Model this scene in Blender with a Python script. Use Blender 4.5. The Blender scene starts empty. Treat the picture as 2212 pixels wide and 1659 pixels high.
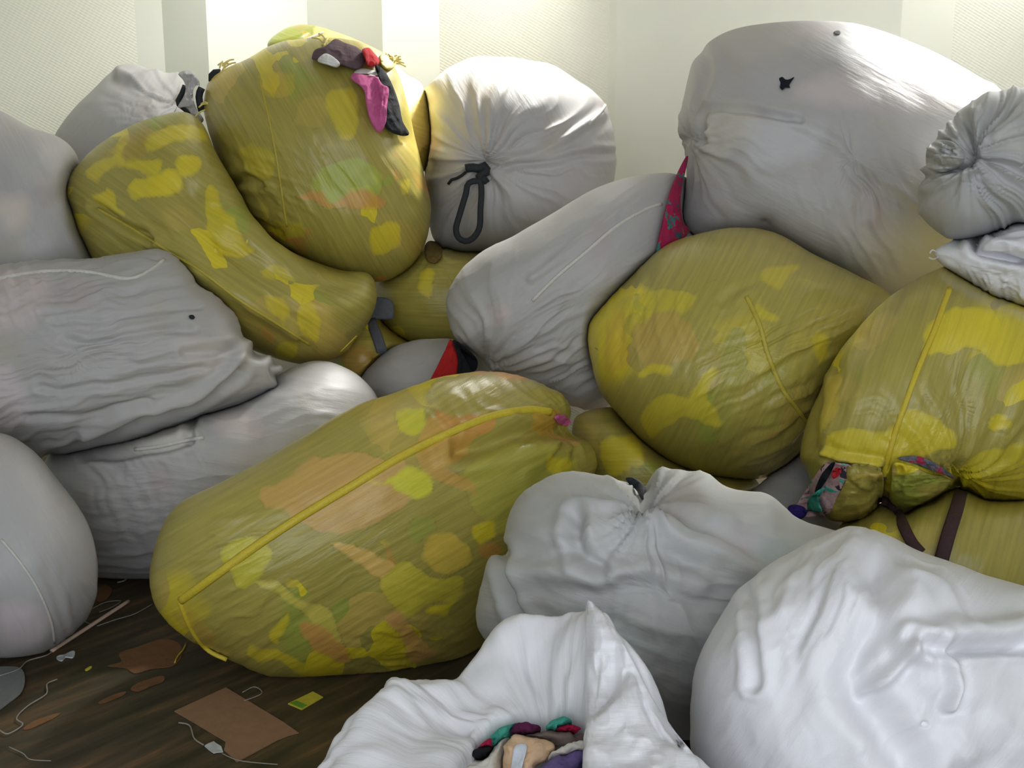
import bpy, math, random
import numpy as np
from mathutils import Vector
from mathutils.bvhtree import BVHTree

# ------------------------------------------------------------------ camera, light, exposure
SC = bpy.context.scene
COL = SC.collection
W, H, F = 2212.0, 1659.0, 2170.0
CAM = np.array((0.0, 0.0, 1.5))
PITCH = math.radians(10.0)
FWD = np.array((0.0, math.cos(PITCH), -math.sin(PITCH)))
UP = np.array((0.0, math.sin(PITCH), math.cos(PITCH)))
RGT = np.array((1.0, 0.0, 0.0))

cd = bpy.data.cameras.new('camera')
cam = bpy.data.objects.new('camera', cd)
COL.objects.link(cam)
cd.sensor_width = 36.0
cd.lens = 36.0 * F / W
cd.clip_start = 0.05
cam.location = CAM
cam.rotation_euler = (math.pi / 2 - PITCH, 0, 0)
SC.camera = cam

SC.view_settings.view_transform = 'Standard'
SC.view_settings.look = 'None'
SC.view_settings.gamma = 1.0
SC.view_settings.use_curve_mapping = False
SC.view_settings.exposure = 0.0

wd = bpy.data.worlds.new('world')
SC.world = wd
wd.use_nodes = True
wd.node_tree.nodes['Background'].inputs[0].default_value = (0.80, 0.88, 1.0, 1)
wd.node_tree.nodes['Background'].inputs[1].default_value = 0.9


def area(name, loc, rot, sx, sy, watts, color, spread=180, aim=None):
    l = bpy.data.lights.new(name, 'AREA')
    l.shape = 'RECTANGLE'
    l.size, l.size_y, l.energy, l.color = sx, sy, watts, color
    o = bpy.data.objects.new(name, l)
    COL.objects.link(o)
    o.location = loc
    o.rotation_euler = rot if aim is None else (Vector(aim) - Vector(loc)).to_track_quat('-Z', 'Y').to_euler()
    l.spread = math.radians(spread)
    return o


R = math.radians
# daylight from the open loading doorway behind the camera
area('doorway_daylight', (0.4, -2.7, 1.85), (R(86), 0, 0), 4.6, 3.3, 104, (0.95, 0.97, 1.0))
# daylight dropping through the roof lights over the back of the heap
area('roof_light_daylight', (2.95, 5.75, 3.58), None, 0.7, 0.4, 120, (1.0, 0.99, 0.96), 42, (2.1, 4.95, 2.0))
area('roof_light_daylight', (0.4, 6.0, 3.58), None, 0.6, 0.3, 32, (1.0, 0.98, 0.93), 50, (-0.2, 5.3, 2.0))
area('roof_light_daylight', (0.4, 6.0, 3.58), None, 0.5, 0.25, 11, (1.0, 0.98, 0.93), 110, (-0.75, 6.3, 2.6))
area('roof_light_daylight', (-1.0, 5.15, 3.58), None, 0.6, 0.4, 22, (1.0, 0.99, 0.93), 130, (-2.6, 6.2, 2.2))
area('roof_light_daylight', (3.4, 6.05, 3.58), None, 0.4, 0.3, 7, (1.0, 0.99, 0.94), 120, (2.4, 6.3, 2.4))

# ------------------------------------------------------------------ helpers
rng = random.Random(7)


def pt(px, py, d):
    """point seen at pixel (px, py), d metres along the camera axis"""
    px = np.asarray(px, float); py = np.asarray(py, float); d = np.asarray(d, float)
    a = (px - W / 2) / F; b = (py - H / 2) / F
    dirs = FWD + a[..., None] * RGT - b[..., None] * UP
    return CAM + d[..., None] * dirs


def topx(P):
    v = P - CAM
    d = v @ FWD
    return (v @ RGT) / d * F + W / 2, -(v @ UP) / d * F + H / 2, d


def on_floor(px, py, z=0.0):
    a = (px - W / 2) / F; b = (py - H / 2) / F
    r = FWD + a * RGT - b * UP
    return CAM + r * ((z - CAM[2]) / r[2])


def hash2(ix, iy, seed):
    n = (ix.astype(np.int64) * 374761393 + iy.astype(np.int64) * 668265263 + seed * 974711) & 0x7fffffff
    n = ((n ^ (n >> 13)) * 1274126177) & 0x7fffffff
    n = n ^ (n >> 16)
    return (n & 0xffff) / 65535.0


def vnoise(x, y, seed=0):
    ix = np.floor(x); iy = np.floor(y)
    fx = x - ix; fy = y - iy
    fx = fx * fx * fx * (fx * (fx * 6 - 15) + 10); fy = fy * fy * fy * (fy * (fy * 6 - 15) + 10)
    ix = ix.astype(np.int64); iy = iy.astype(np.int64)
    a = hash2(ix, iy, seed); b = hash2(ix + 1, iy, seed); c = hash2(ix, iy + 1, seed); d = hash2(ix + 1, iy + 1, seed)
    return (a + (b - a) * fx) * (1 - fy) + (c + (d - c) * fx) * fy


def fbm(x, y, seed=0, oct=3):
    s = 0; a = 1.0; t = 0
    for o in range(oct):
        s = s + a * vnoise(x * 2 ** o + 17.3 * o, y * 2 ** o + 5.1 * o, seed + o); t += a; a *= 0.5
    return s / t * 2 - 1


def ridged(x, y, seed=0, oct=2):
    s = 0; a = 1.0; t = 0
    for o in range(oct):
        n = 1 - np.abs(vnoise(x * 2 ** o + 9.7 * o, y * 2 ** o + 3.3 * o, seed + o) * 2 - 1)
        s = s + a * n ** 2; t += a; a *= 0.5
    return s / t - 0.35


def crumple(x, y, seed, size):
    """planar facets that meet in sharp creases"""
    g = np.random.RandomState(seed)
    out = 0
    for k in range(8):
        a = g.uniform(0, math.pi); L = size * g.uniform(0.8, 2.2); ph = g.uniform(0, 1)
        w = 0.22 * fbm(x / (size * 1.7) + 3 * k, y / (size * 1.7), seed + k, 2)
        u = (x * math.cos(a) + y * math.sin(a)) / L + ph + w
        tri = np.abs(u - np.floor(u) - 0.5) * 2
        m = np.clip(fbm(x / (1.6 * size) + 7.7 * k, y / (1.6 * size) - 4 * k, seed + 20 + k, 2) * 2.2 + 0.15, 0, 1)
        out = out + m * (1 - tri) ** 1.6 * (L / size)
    return out / 3.0 - 0.4


def catmull(P, closed, step=None, n=None):
    P = np.asarray(P, float)
    k = len(P)
    out = []
    segs = k if closed else k - 1
    for i in range(segs):
        if closed:
            p0, p1, p2, p3 = P[(i - 1) % k], P[i], P[(i + 1) % k], P[(i + 2) % k]
        else:
            p0, p1, p2, p3 = P[max(i - 1, 0)], P[i], P[i + 1], P[min(i + 2, k - 1)]
        t = np.linspace(0, 1, 16, endpoint=False)[:, None]
        out.append(0.5 * (2 * p1 + (p2 - p0) * t + (2 * p0 - 5 * p1 + 4 * p2 - p3) * t * t + (3 * p1 - p0 - 3 * p2 + p3) * t ** 3))
    out = np.concatenate(out)
    if not closed:
        out = np.vstack([out, P[-1]])
    Q = np.vstack([out, out[:1]]) if closed else out
    L = np.concatenate([[0], np.cumsum(np.linalg.norm(np.diff(Q, axis=0), axis=1))])
    if n is None:
        n = max(3, int(L[-1] / step))
    s = np.linspace(0, L[-1], n, endpoint=not closed)
    return np.stack([np.interp(s, L, Q[:, j]) for j in range(Q.shape[1])], 1)


def seg_dist(x, y, pts):
    d = np.full(x.shape, 1e9)
    for (ax, ay), (bx, by) in zip(pts[:-1], pts[1:]):
        dx, dy = bx - ax, by - ay
        t = np.clip(((x - ax) * dx + (y - ay) * dy) / (dx * dx + dy * dy + 1e-9), 0, 1)
        d = np.minimum(d, np.hypot(x - ax - t * dx, y - ay - t * dy))
    return d


def in_poly(x, y, poly):
    r = np.zeros(x.shape, bool)
    k = len(poly)
    for i in range(k):
        x1, y1 = poly[i]; x2, y2 = poly[(i + 1) % k]
        c = ((y1 > y) != (y2 > y)) & (x < (x2 - x1) * (y - y1) / (y2 - y1 + 1e-9) + x1)
        r ^= c
    return r


def tag(o, label=None, cat=None, group=None, kind=None):
    if label: o['label'] = label
    if cat: o['category'] = cat
    if group: o['group'] = group
    if kind: o['kind'] = kind
    return o


def empty(name, loc):
    o = bpy.data.objects.new(name, None)
    COL.objects.link(o)
    o.empty_display_size = 0.05
    o.location = Vector(loc)
    return o


def mesh_obj(name, V, faces, material, parent=None, suv=None, patch=None, smooth=True, origin=None):
    V = np.asarray(V, float)
    if parent is not None:
        org = np.array(parent['_o']) if '_o' in parent else np.array(parent.location)
    else:
        org = np.array(((V[:, 0].min() + V[:, 0].max()) / 2, (V[:, 1].min() + V[:, 1].max()) / 2, V[:, 2].min())) if origin is None else np.array(origin)
    me = bpy.data.meshes.new(name)
    me.from_pydata((V - org).tolist(), [], faces)
    if suv is not None:
        a = me.attributes.new('suv', 'FLOAT_VECTOR', 'POINT'); a.data.foreach_set('vector', np.asarray(suv, np.float32).ravel())
    if patch is not None:
        a = me.attributes.new('patch', 'FLOAT_COLOR', 'POINT'); a.data.foreach_set('color', np.asarray(patch, np.float32).ravel())
    me.polygons.foreach_set('use_smooth', [smooth] * len(me.polygons))
    me.materials.append(material)
    me.update()
    o = bpy.data.objects.new(name, me)
    COL.objects.link(o)
    if parent is not None:
        o.parent = parent
        if '_o' not in parent:
            pass
    else:
        o.location = Vector(org)
    return o


def box(name, lo, hi, material, parent=None):
    x0, y0, z0 = lo; x1, y1, z1 = hi
    V = [(x0, y0, z0), (x1, y0, z0), (x1, y1, z0), (x0, y1, z0), (x0, y0, z1), (x1, y0, z1), (x1, y1, z1), (x0, y1, z1)]
    Fc = [(0, 3, 2, 1), (4, 5, 6, 7), (0, 1, 5, 4), (1, 2, 6, 5), (2, 3, 7, 6), (3, 0, 4, 7)]
    return mesh_obj(name, V, Fc, material, parent, smooth=False)


# ------------------------------------------------------------------ materials
def srgb(r, g, b):
    f = lambda c: (c / 255 / 12.92) if c / 255 <= 0.04045 else ((c / 255 + 0.055) / 1.055) ** 2.4
    return (f(r), f(g), f(b))


class NT:
    def __init__(self, name):
        self.m = bpy.data.materials.new(name)
        self.m.use_nodes = True
        self.t = self.m.node_tree
        self.b = self.t.nodes['Principled BSDF']

    def n(self, typ, **kw):
        nd = self.t.nodes.new(typ)
        for k, v in kw.items():
            setattr(nd, k, v)
        return nd

    def l(self, a, b):
        self.t.links.new(a, b)

    def vmul(self, vec, s):
        m = self.n('ShaderNodeVectorMath', operation='MULTIPLY')
        self.l(vec, m.inputs[0]); m.inputs[1].default_value = s
        return m.outputs[0]

    def noise(self, vec, scale, detail=3, rough=0.5):
        m = self.n('ShaderNodeTexNoise')
        self.l(vec, m.inputs['Vector']); m.inputs['Scale'].default_value = scale
        m.inputs['Detail'].default_value = detail; m.inputs['Roughness'].default_value = rough
        return m

    def ramp(self, fac, stops, interp='LINEAR'):
        m = self.n('ShaderNodeValToRGB')
        m.color_ramp.interpolation = interp
        e = m.color_ramp.elements
        while len(e) < len(stops): e.new(0.5)
        for i, (p, c) in enumerate(stops):
            e[i].position = p; e[i].color = (*c, 1)
        self.l(fac, m.inputs[0])
        return m.outputs[0]

    def mix(self, fac, a, b, mode='MIX'):
        m = self.n('ShaderNodeMix', data_type='RGBA', blend_type=mode)
        for s, v in ((m.inputs[0], fac), (m.inputs[6], a), (m.inputs[7], b)):
            if hasattr(v, 'links') or hasattr(v, 'is_linked'): self.l(v, s)
            elif isinstance(v, tuple): s.default_value = (*v, 1)
            else: s.default_value = v
        return m.outputs[2]

    def bump(self, hgt, strength, dist, prev=None):
        m = self.n('ShaderNodeBump')
        m.inputs['Strength'].default_value = strength; m.inputs['Distance'].default_value = dist
        self.l(hgt, m.inputs['Height'])
        if prev is not None: self.l(prev, m.inputs['Normal'])
        return m.outputs[0]


def plain(name, col, rough=0.8, spec=0.3, bump=0.0, scale=60):
    k = NT(name)
    tc = k.n('ShaderNodeTexCoord')
    n = k.noise(tc.outputs['Object'], scale, 4)
    c = k.mix(n.outputs[0], tuple(x * 0.8 for x in col), tuple(min(1, x * 1.15) for x in col))
    k.l(c, k.b.inputs['Base Color'])
    k.b.inputs['Roughness'].default_value = rough
    k.b.inputs['Specular IOR Level'].default_value = spec
    if bump: k.l(k.bump(n.outputs[0], bump, 0.01), k.b.inputs['Normal'])
    return k.m


OLIVE = (0.39, 0.33, 0.08); OLIVE2 = (0.44, 0.345, 0.085); BRIGHT = (0.74, 0.60, 0.030)
ORANGE = (0.60, 0.29, 0.07); GREEN = (0.34, 0.37, 0.07); TAN = (0.55, 0.41, 0.10)


def mat_yellow():
    k = NT('yellow_woven_poly')
    at = k.n('ShaderNodeAttribute', attribute_name='suv'); v = at.outputs['Vector']
    pa = k.n('ShaderNodeAttribute', attribute_name='patch')
    wn = k.noise(v, 3.2, 3)
    wsub = k.n('ShaderNodeVectorMath', operation='MULTIPLY_ADD')
    k.l(wn.outputs['Color'], wsub.inputs[0]); wsub.inputs[1].default_value = (0.42, 0.42, 0.42); k.l(v, wsub.inputs[2])
    vo = k.n('ShaderNodeTexVoronoi')
    k.l(k.vmul(wsub.outputs[0], (0.75, 1.25, 1)), vo.inputs['Vector']); vo.inputs['Scale'].default_value = 6.0
    sp = k.n('ShaderNodeSeparateColor'); k.l(vo.outputs['Color'], sp.inputs[0])
    c = k.ramp(sp.outputs[0], [(0, OLIVE), (0.30, OLIVE2), (0.46, BRIGHT), (0.58, OLIVE), (0.72, TAN), (0.765, GREEN), (0.90, ORANGE), (0.945, OLIVE)], 'CONSTANT')
    soft = k.noise(v, 1.7, 2)
    c = k.mix(k.ramp(soft.outputs[0], [(0.47, (0, 0, 0)), (0.53, (1, 1, 1))]), c, OLIVE)
    inv = k.n('ShaderNodeMath', operation='MULTIPLY'); k.l(pa.outputs['Alpha'], inv.inputs[0]); inv.inputs[1].default_value = 1.0
    c = k.mix(inv.outputs[0], c, pa.outputs['Color'])
    st = k.noise(k.vmul(v, (3, 75, 1)), 1.0, 3)
    c = k.mix(k.ramp(st.outputs[0], [(0.35, (0, 0, 0)), (0.7, (1, 1, 1))]), k.mix(1.0, c, (0.86, 0.88, 0.80), 'MULTIPLY'), k.mix(0.10, c, BRIGHT))
    k.l(c, k.b.inputs['Base Color'])
    s1 = k.noise(k.vmul(v, (3.0, 22, 1)), 1.0, 3, 0.55)
    s2 = k.noise(k.vmul(v, (190, 420, 1)), 1.0, 1)
    n1 = k.bump(s1.outputs[0], 0.3, 0.02)
    n2 = k.bump(s2.outputs[0], 0.22, 0.0025, n1)
    k.l(n2, k.b.inputs['Normal'])
    k.b.inputs['Roughness'].default_value = 0.33
    k.b.inputs['Specular IOR Level'].default_value = 0.5
    return k.m


def mat_white(name, base, tint=0.35, wr=0.45, rough=0.42):
    k = NT(name)
    at = k.n('ShaderNodeAttribute', attribute_name='suv'); v = at.outputs['Vector']
    pa = k.n('ShaderNodeAttribute', attribute_name='patch')
    n1 = k.noise(v, 3.3, 3)
    c = k.ramp(n1.outputs[0], [(0.28, tuple(x * y for x, y in zip(base, (0.98, 0.86, 0.85)))), (0.42, base), (0.58, base), (0.72, tuple(x * y for x, y in zip(base, (1.0, 0.95, 0.82))))])
    c = k.mix(tint, base, c)
    st = k.noise(k.vmul(v, (3, 60, 1)), 1.0, 3)
    c = k.mix(st.outputs[0], k.mix(1.0, c, (0.93, 0.93, 0.94), 'MULTIPLY'), c)
    c = k.mix(pa.outputs['Alpha'], c, pa.outputs['Color'])
    k.l(c, k.b.inputs['Base Color'])
    s1 = k.noise(k.vmul(v, (2.6, 17, 1)), 1.0, 4, 0.55)
    s2 = k.noise(k.vmul(v, (190, 420, 1)), 1.0, 1)
    nn = k.bump(s1.outputs[0], wr * 0.6, 0.025)
    nn = k.bump(s2.outputs[0], 0.15, 0.0025, nn)
    k.l(nn, k.b.inputs['Normal'])
    k.b.inputs['Roughness'].default_value = rough
    k.b.inputs['Specular IOR Level'].default_value = 0.35
    return k.m


def mat_cloth(name, cols, scale=0, rough=0.9):
    k = NT(name)
    tc = k.n('ShaderNodeTexCoord')
    if scale:
        nz = k.noise(tc.outputs['Object'], scale, 3, 0.6)
        stops = [(0.3 + 0.4 * i / max(1, len(cols) - 1), c) for i, c in enumerate(cols)]
        c = k.ramp(nz.outputs[0], stops, 'CONSTANT')
        k.l(c, k.b.inputs['Base Color'])
    else:
        nz = k.noise(tc.outputs['Object'], 40, 4)
        c = k.mix(nz.outputs[0], tuple(x * 0.75 for x in cols[0]), tuple(min(1, x * 1.2) for x in cols[0]))
        k.l(c, k.b.inputs['Base Color'])
    b = k.noise(tc.outputs['Object'], 22, 4)
    k.l(k.bump(b.outputs[0], 0.5, 0.02), k.b.inputs['Normal'])
    k.b.inputs['Roughness'].default_value = rough
    k.b.inputs['Specular IOR Level'].default_value = 0.2
    return k.m


def mat_wall(name, col, dots):
    k = NT(name)
    tc = k.n('ShaderNodeTexCoord')
    n = k.noise(tc.outputs['Object'], 2.0, 3)
    c = k.mix(n.outputs[0], tuple(x * 0.95 for x in col), tuple(x * 1.04 for x in col))
    if dots:
        sx = k.n('ShaderNodeSeparateXYZ'); k.l(tc.outputs['Object'], sx.inputs[0])
        row = k.n('ShaderNodeMath', operation='MULTIPLY'); k.l(sx.outputs[2], row.inputs[0]); row.inputs[1].default_value = 2 * math.pi / 0.028
        sr = k.n('ShaderNodeMath', operation='SINE'); k.l(row.outputs[0], sr.inputs[0])
        hx = k.n('ShaderNodeMath', operation='MULTIPLY'); k.l(sx.outputs[0], hx.inputs[0]); hx.inputs[1].default_value = 2 * math.pi / 0.034
        half = k.n('ShaderNodeMath', operation='MULTIPLY_ADD'); k.l(row.outputs[0], half.inputs[0]); half.inputs[1].default_value = 0.5; k.l(hx.outputs[0], half.inputs[2])
        sh = k.n('ShaderNodeMath', operation='SINE'); k.l(half.outputs[0], sh.inputs[0])
        ml = k.n('ShaderNodeMath', operation='MULTIPLY'); k.l(sr.outputs[0], ml.inputs[0]); k.l(sh.outputs[0], ml.inputs[1])
        k.l(k.bump(ml.outputs[0], 0.22, 0.005), k.b.inputs['Normal'])
    k.l(c, k.b.inputs['Base Color'])
    k.b.inputs['Roughness'].default_value = 0.5
    k.b.inputs['Specular IOR Level'].default_value = 0.4
    return k.m


def mat_floor():
    k = NT('worn_plywood_floor')
    tc = k.n('ShaderNodeTexCoord')
    mp = k.n('ShaderNodeMapping'); mp.inputs['Rotation'].default_value = (0, 0, R(-52))
    k.l(tc.outputs['Object'], mp.inputs[0])
    v = mp.outputs[0]
    g = k.noise(k.vmul(v, (2.2, 16, 1)), 1.0, 5, 0.6)
    c = k.ramp(g.outputs[0], [(0.32, (0.045, 0.036, 0.021)), (0.50, (0.078, 0.060, 0.035)), (0.62, (0.13, 0.083, 0.043)), (0.74, (0.26, 0.14, 0.065))])
    d = k.noise(v, 1.6, 4)
    c = k.mix(k.ramp(d.outputs[0], [(0.4, (0, 0, 0)), (0.65, (1, 1, 1))]), c, k.mix(1.0, c, (0.75, 0.85, 0.7), 'MULTIPLY'))
    k.l(c, k.b.inputs['Base Color'])
    k.l(k.bump(g.outputs[0], 0.3, 0.006), k.b.inputs['Normal'])
    k.b.inputs['Roughness'].default_value = 0.55
    k.b.inputs['Specular IOR Level'].default_value = 0.3
    return k.m


YEL = mat_yellow()
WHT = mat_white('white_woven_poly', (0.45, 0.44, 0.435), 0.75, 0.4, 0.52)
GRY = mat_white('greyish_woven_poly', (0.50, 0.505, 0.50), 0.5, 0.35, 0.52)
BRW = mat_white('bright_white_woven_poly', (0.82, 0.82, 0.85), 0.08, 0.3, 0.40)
SEAMD = plain('dull_yellow_seam', (0.47, 0.385, 0.05), 0.5, 0.4, 0.2, 120)
SEAMY = plain('yellow_seam_tape', (0.60, 0.47, 0.035), 0.5, 0.4, 0.2, 120)
SEAMW = plain('white_seam_tape', (0.60, 0.58, 0.54), 0.55, 0.35, 0.2, 120)
BLACK = mat_cloth('black_cloth', [(0.012, 0.014, 0.018)])
CHAR = plain('charcoal_webbing', (0.018, 0.022, 0.026), 0.7, 0.3, 0.3, 90)
GREYST = plain('slate_webbing', (0.10, 0.105, 0.12), 0.75, 0.3, 0.3, 90)
BRNST = plain('dark_brown_strap', (0.055, 0.026, 0.028), 0.7, 0.3, 0.3, 90)
MAUVE = mat_cloth('mauve_brown_knit', [(0.13, 0.085, 0.10)])
REDC = mat_cloth('red_cloth', [(0.55, 0.035, 0.045)])
PINKC = mat_cloth('pink_cloth', [(0.60, 0.13, 0.32)])
REDST = mat_cloth('red_ribbed_cloth', [(0.42, 0.02, 0.02)])
FLORAL = mat_cloth('dark_red_floral_cloth', [(0.05, 0.16, 0.16), (0.34, 0.015, 0.06), (0.30, 0.02, 0.08), (0.02, 0.09, 0.09), (0.5, 0.30, 0.25)], 16)
FLORAL2 = mat_cloth('grey_pink_floral_cloth', [(0.05, 0.05, 0.07), (0.50, 0.33, 0.34), (0.55, 0.38, 0.38), (0.05, 0.42, 0.33), (0.12, 0.12, 0.14)], 22)
TEALC = mat_cloth('teal_cloth', [(0.06, 0.36, 0.28)])
NAVYC = mat_cloth('navy_cloth', [(0.035, 0.02, 0.16)])
CREAMC = mat_cloth('cream_cloth', [(0.72, 0.69, 0.62)])
PEACHC = mat_cloth('peach_cloth', [(0.80, 0.55, 0.35)])
BROWNC = mat_cloth('grey_brown_cloth', [(0.22, 0.17, 0.15)])
PURPC = mat_cloth('purple_cloth', [(0.16, 0.12, 0.30)])
CRIMC = mat_cloth('crimson_cloth', [(0.40, 0.01, 0.06)])
PLUMC = mat_cloth('plum_cloth', [(0.10, 0.015, 0.06)])
WHITEC = mat_cloth('white_cloth', [(0.78, 0.77, 0.76)])
LABELM = plain('satin_label', (0.75, 0.80, 0.92), 0.5)
CARD = plain('brown_cardboard', (0.33, 0.195, 0.115), 0.9, 0.1, 0.2, 25)
CARDD = plain('torn_brown_board', (0.20, 0.105, 0.05), 0.9, 0.1, 0.4, 25)
PAPERY = plain('yellow_card', (0.62, 0.55, 0.06), 0.6)
PAPERG = plain('green_print', (0.16, 0.36, 0.04), 0.6)
SCRAPW = plain('white_paper', (0.55, 0.58, 0.58), 0.7)
SCRAPG = plain('dull_plastic_film', (0.24, 0.25, 0.24), 0.4, 0.5)
STICK = plain('pale_wood', (0.72, 0.52, 0.40), 0.7)
THREAD = plain('pale_thread', (0.32, 0.30, 0.27), 0.6)
THREADY = plain('pale_yellow_fibre', (0.75, 0.64, 0.22), 0.6)
WALLP = mat_wall('painted_wall', (0.76, 0.77, 0.68), False)
WALLD = mat_wall('dimpled_wall_panel', (0.82, 0.82, 0.71), True)
CEIL = mat_wall('ceiling_paint', (0.80, 0.80, 0.77), False)
STEEL = plain('grey_steel', (0.30, 0.31, 0.31), 0.45, 0.5)

# ------------------------------------------------------------------ the setting
YW = 6.45
XL, XR, ZC, YF = -3.9, 4.1, 3.6, -2.9


def wall_x(px, y):
    return (px - W / 2) / F * (y * math.cos(PITCH) - (2.3 - 1.5) * math.sin(PITCH))


prof = [(-1200, 0.0, 'D'), (300, 0.0, 'P'), (358, 0.0, 'P'), (452, 0.17, 'P'), (668, 0.0, 'P'), (828, 0.17, 'P'), (950, 0.0, 'D'), (1314, 0.0, 'P'),
        (1330, 0.02, 'P'), (1940, 0.17, 'P'), (2052, 0.0, 'D'), (3600, 0.0, None)]
xs = [max(XL, min(XR, wall_x(p, YW - o))) for p, o, _ in prof]
xs[0] = XL; xs[-1] = XR
V = []; Fc = []; mi = []
for x, (p, o, kd) in zip(xs, prof):
    V += [(x, YW - o, 0), (x, YW - o, ZC)]
nP = len(prof)
for x in (XR, XL):
    V += [(x, YW + 0.15, 0), (x, YW + 0.15, ZC)]
for i in range(nP - 1):
    Fc.append((2 * i, 2 * i + 2, 2 * i + 3, 2 * i + 1)); mi.append(1 if prof[i][2] == 'D' else 0)
b = 2 * nP
Fc += [(2 * nP - 2, b, b + 1, 2 * nP - 1), (b, b + 2, b + 3, b + 1), (b + 2, 0, 1, b + 3)]; mi += [0, 0, 0]
wb = mesh_obj('wall_back', V, Fc, WALLP, smooth=False)
wb.data.materials.append(WALLD)
wb.data.polygons.foreach_set('material_index', mi)
wb['kind'] = 'structure'
tag(box('floor', (XL - 0.1, YF, -0.1), (XR + 0.1, YW + 0.15, 0), mat_floor()), kind='structure')
tag(box('wall_left', (XL - 0.1, YF, 0), (XL, YW + 0.15, ZC), WALLP), kind='structure')
tag(box('wall_right', (XR, YF, 0), (XR + 0.1, YW + 0.15, ZC), WALLP), kind='structure')
# ceiling with two roof openings
ops = [(2.6, 3.7, 5.55, 6.25), (-0.05, 0.85, 5.8, 6.2), (-1.35, -0.65, 4.9, 5.4)]
gx = sorted({XL, XR, *[o[0] for o in ops], *[o[1] for o in ops]})
gy = sorted({YF, YW + 0.15, *[o[2] for o in ops], *[o[3] for o in ops]})
V = []; Fc = []
for i in range(len(gx) - 1):
    for j in range(len(gy) - 1):
        cx, cy = (gx[i] + gx[i + 1]) / 2, (gy[j] + gy[j + 1]) / 2
        if any(o[0] < cx < o[1] and o[2] < cy < o[3] for o in ops): continue
        k = len(V)
        for z in (ZC, ZC + 0.08):
            V += [(gx[i], gy[j], z), (gx[i + 1], gy[j], z), (gx[i + 1], gy[j + 1], z), (gx[i], gy[j + 1], z)]
        Fc += [(k, k + 1, k + 2, k + 3), (k + 7, k + 6, k + 5, k + 4)] + [(k + a, k + a + 4, k + (a + 1) % 4 + 4, k + (a + 1) % 4) for a in range(4)]
tag(mesh_obj('ceiling', V, Fc, CEIL, smooth=False), kind='structure')
for q, o in enumerate(ops):
    V = []; Fc = []
    for (x0, x1, y0, y1) in ((o[0] - .05, o[0], o[2], o[3]), (o[1], o[1] + .05, o[2], o[3]), (o[0] - .05, o[1] + .05, o[2] - .05, o[2]), (o[0] - .05, o[1] + .05, o[3], o[3] + .05)):
        k = len(V)
        for z in (ZC - 0.02, ZC + 0.12):
            V += [(x0, y0, z), (x1, y0, z), (x1, y1, z), (x0, y1, z)]
        Fc += [(k + 3, k + 2, k + 1, k), (k + 4, k + 5, k + 6, k + 7)] + [(k + a, k + (a + 1) % 4, k + (a + 1) % 4 + 4, k + a + 4) for a in range(4)]
    tag(mesh_obj('window_%d' % (q + 1), V, Fc, STEEL, smooth=False), kind='structure')

# ------------------------------------------------------------------ sacks
BODIES = {}     # key -> (BVHTree, bbox in pixels)
ORDER = []
LOOSE = []


def vnormals(V, quads):
    q = np.asarray(quads)
    a = V[q[:, 2]] - V[q[:, 0]]; b = V[q[:, 3]] - V[q[:, 1]]
    n = np.cross(a, b)
    N = np.zeros_like(V)
    for j in range(4): np.add.at(N, q[:, j], n)
    return N / (np.linalg.norm(N, axis=1, keepdims=True) + 1e-12)


def register(key, V, faces):
    px, py, d = topx(V)
    BODIES[key] = (BVHTree.FromPolygons(V.tolist(), faces), (px.min(), px.max(), py.min(), py.max()))
    ORDER.append(key)


def cast(bvh, px, py):
    dr = FWD + (px - W / 2) / F * RGT - (py - H / 2) / F * UP
    L = np.linalg.norm(dr)
    h = bvh.ray_cast(Vector(CAM), Vector(dr / L))
    return None if h[0] is None else h[3] / L


def cast_far(bvh, px, py, far=14.0):
    dr = FWD + (px - W / 2) / F * RGT - (py - H / 2) / F * UP
    L = np.linalg.norm(dr)
    o = Vector(CAM + dr * far)
    h = bvh.ray_cast(o, Vector(-dr / L))
    return None if h[0] is None else far - h[3] / L


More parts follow.
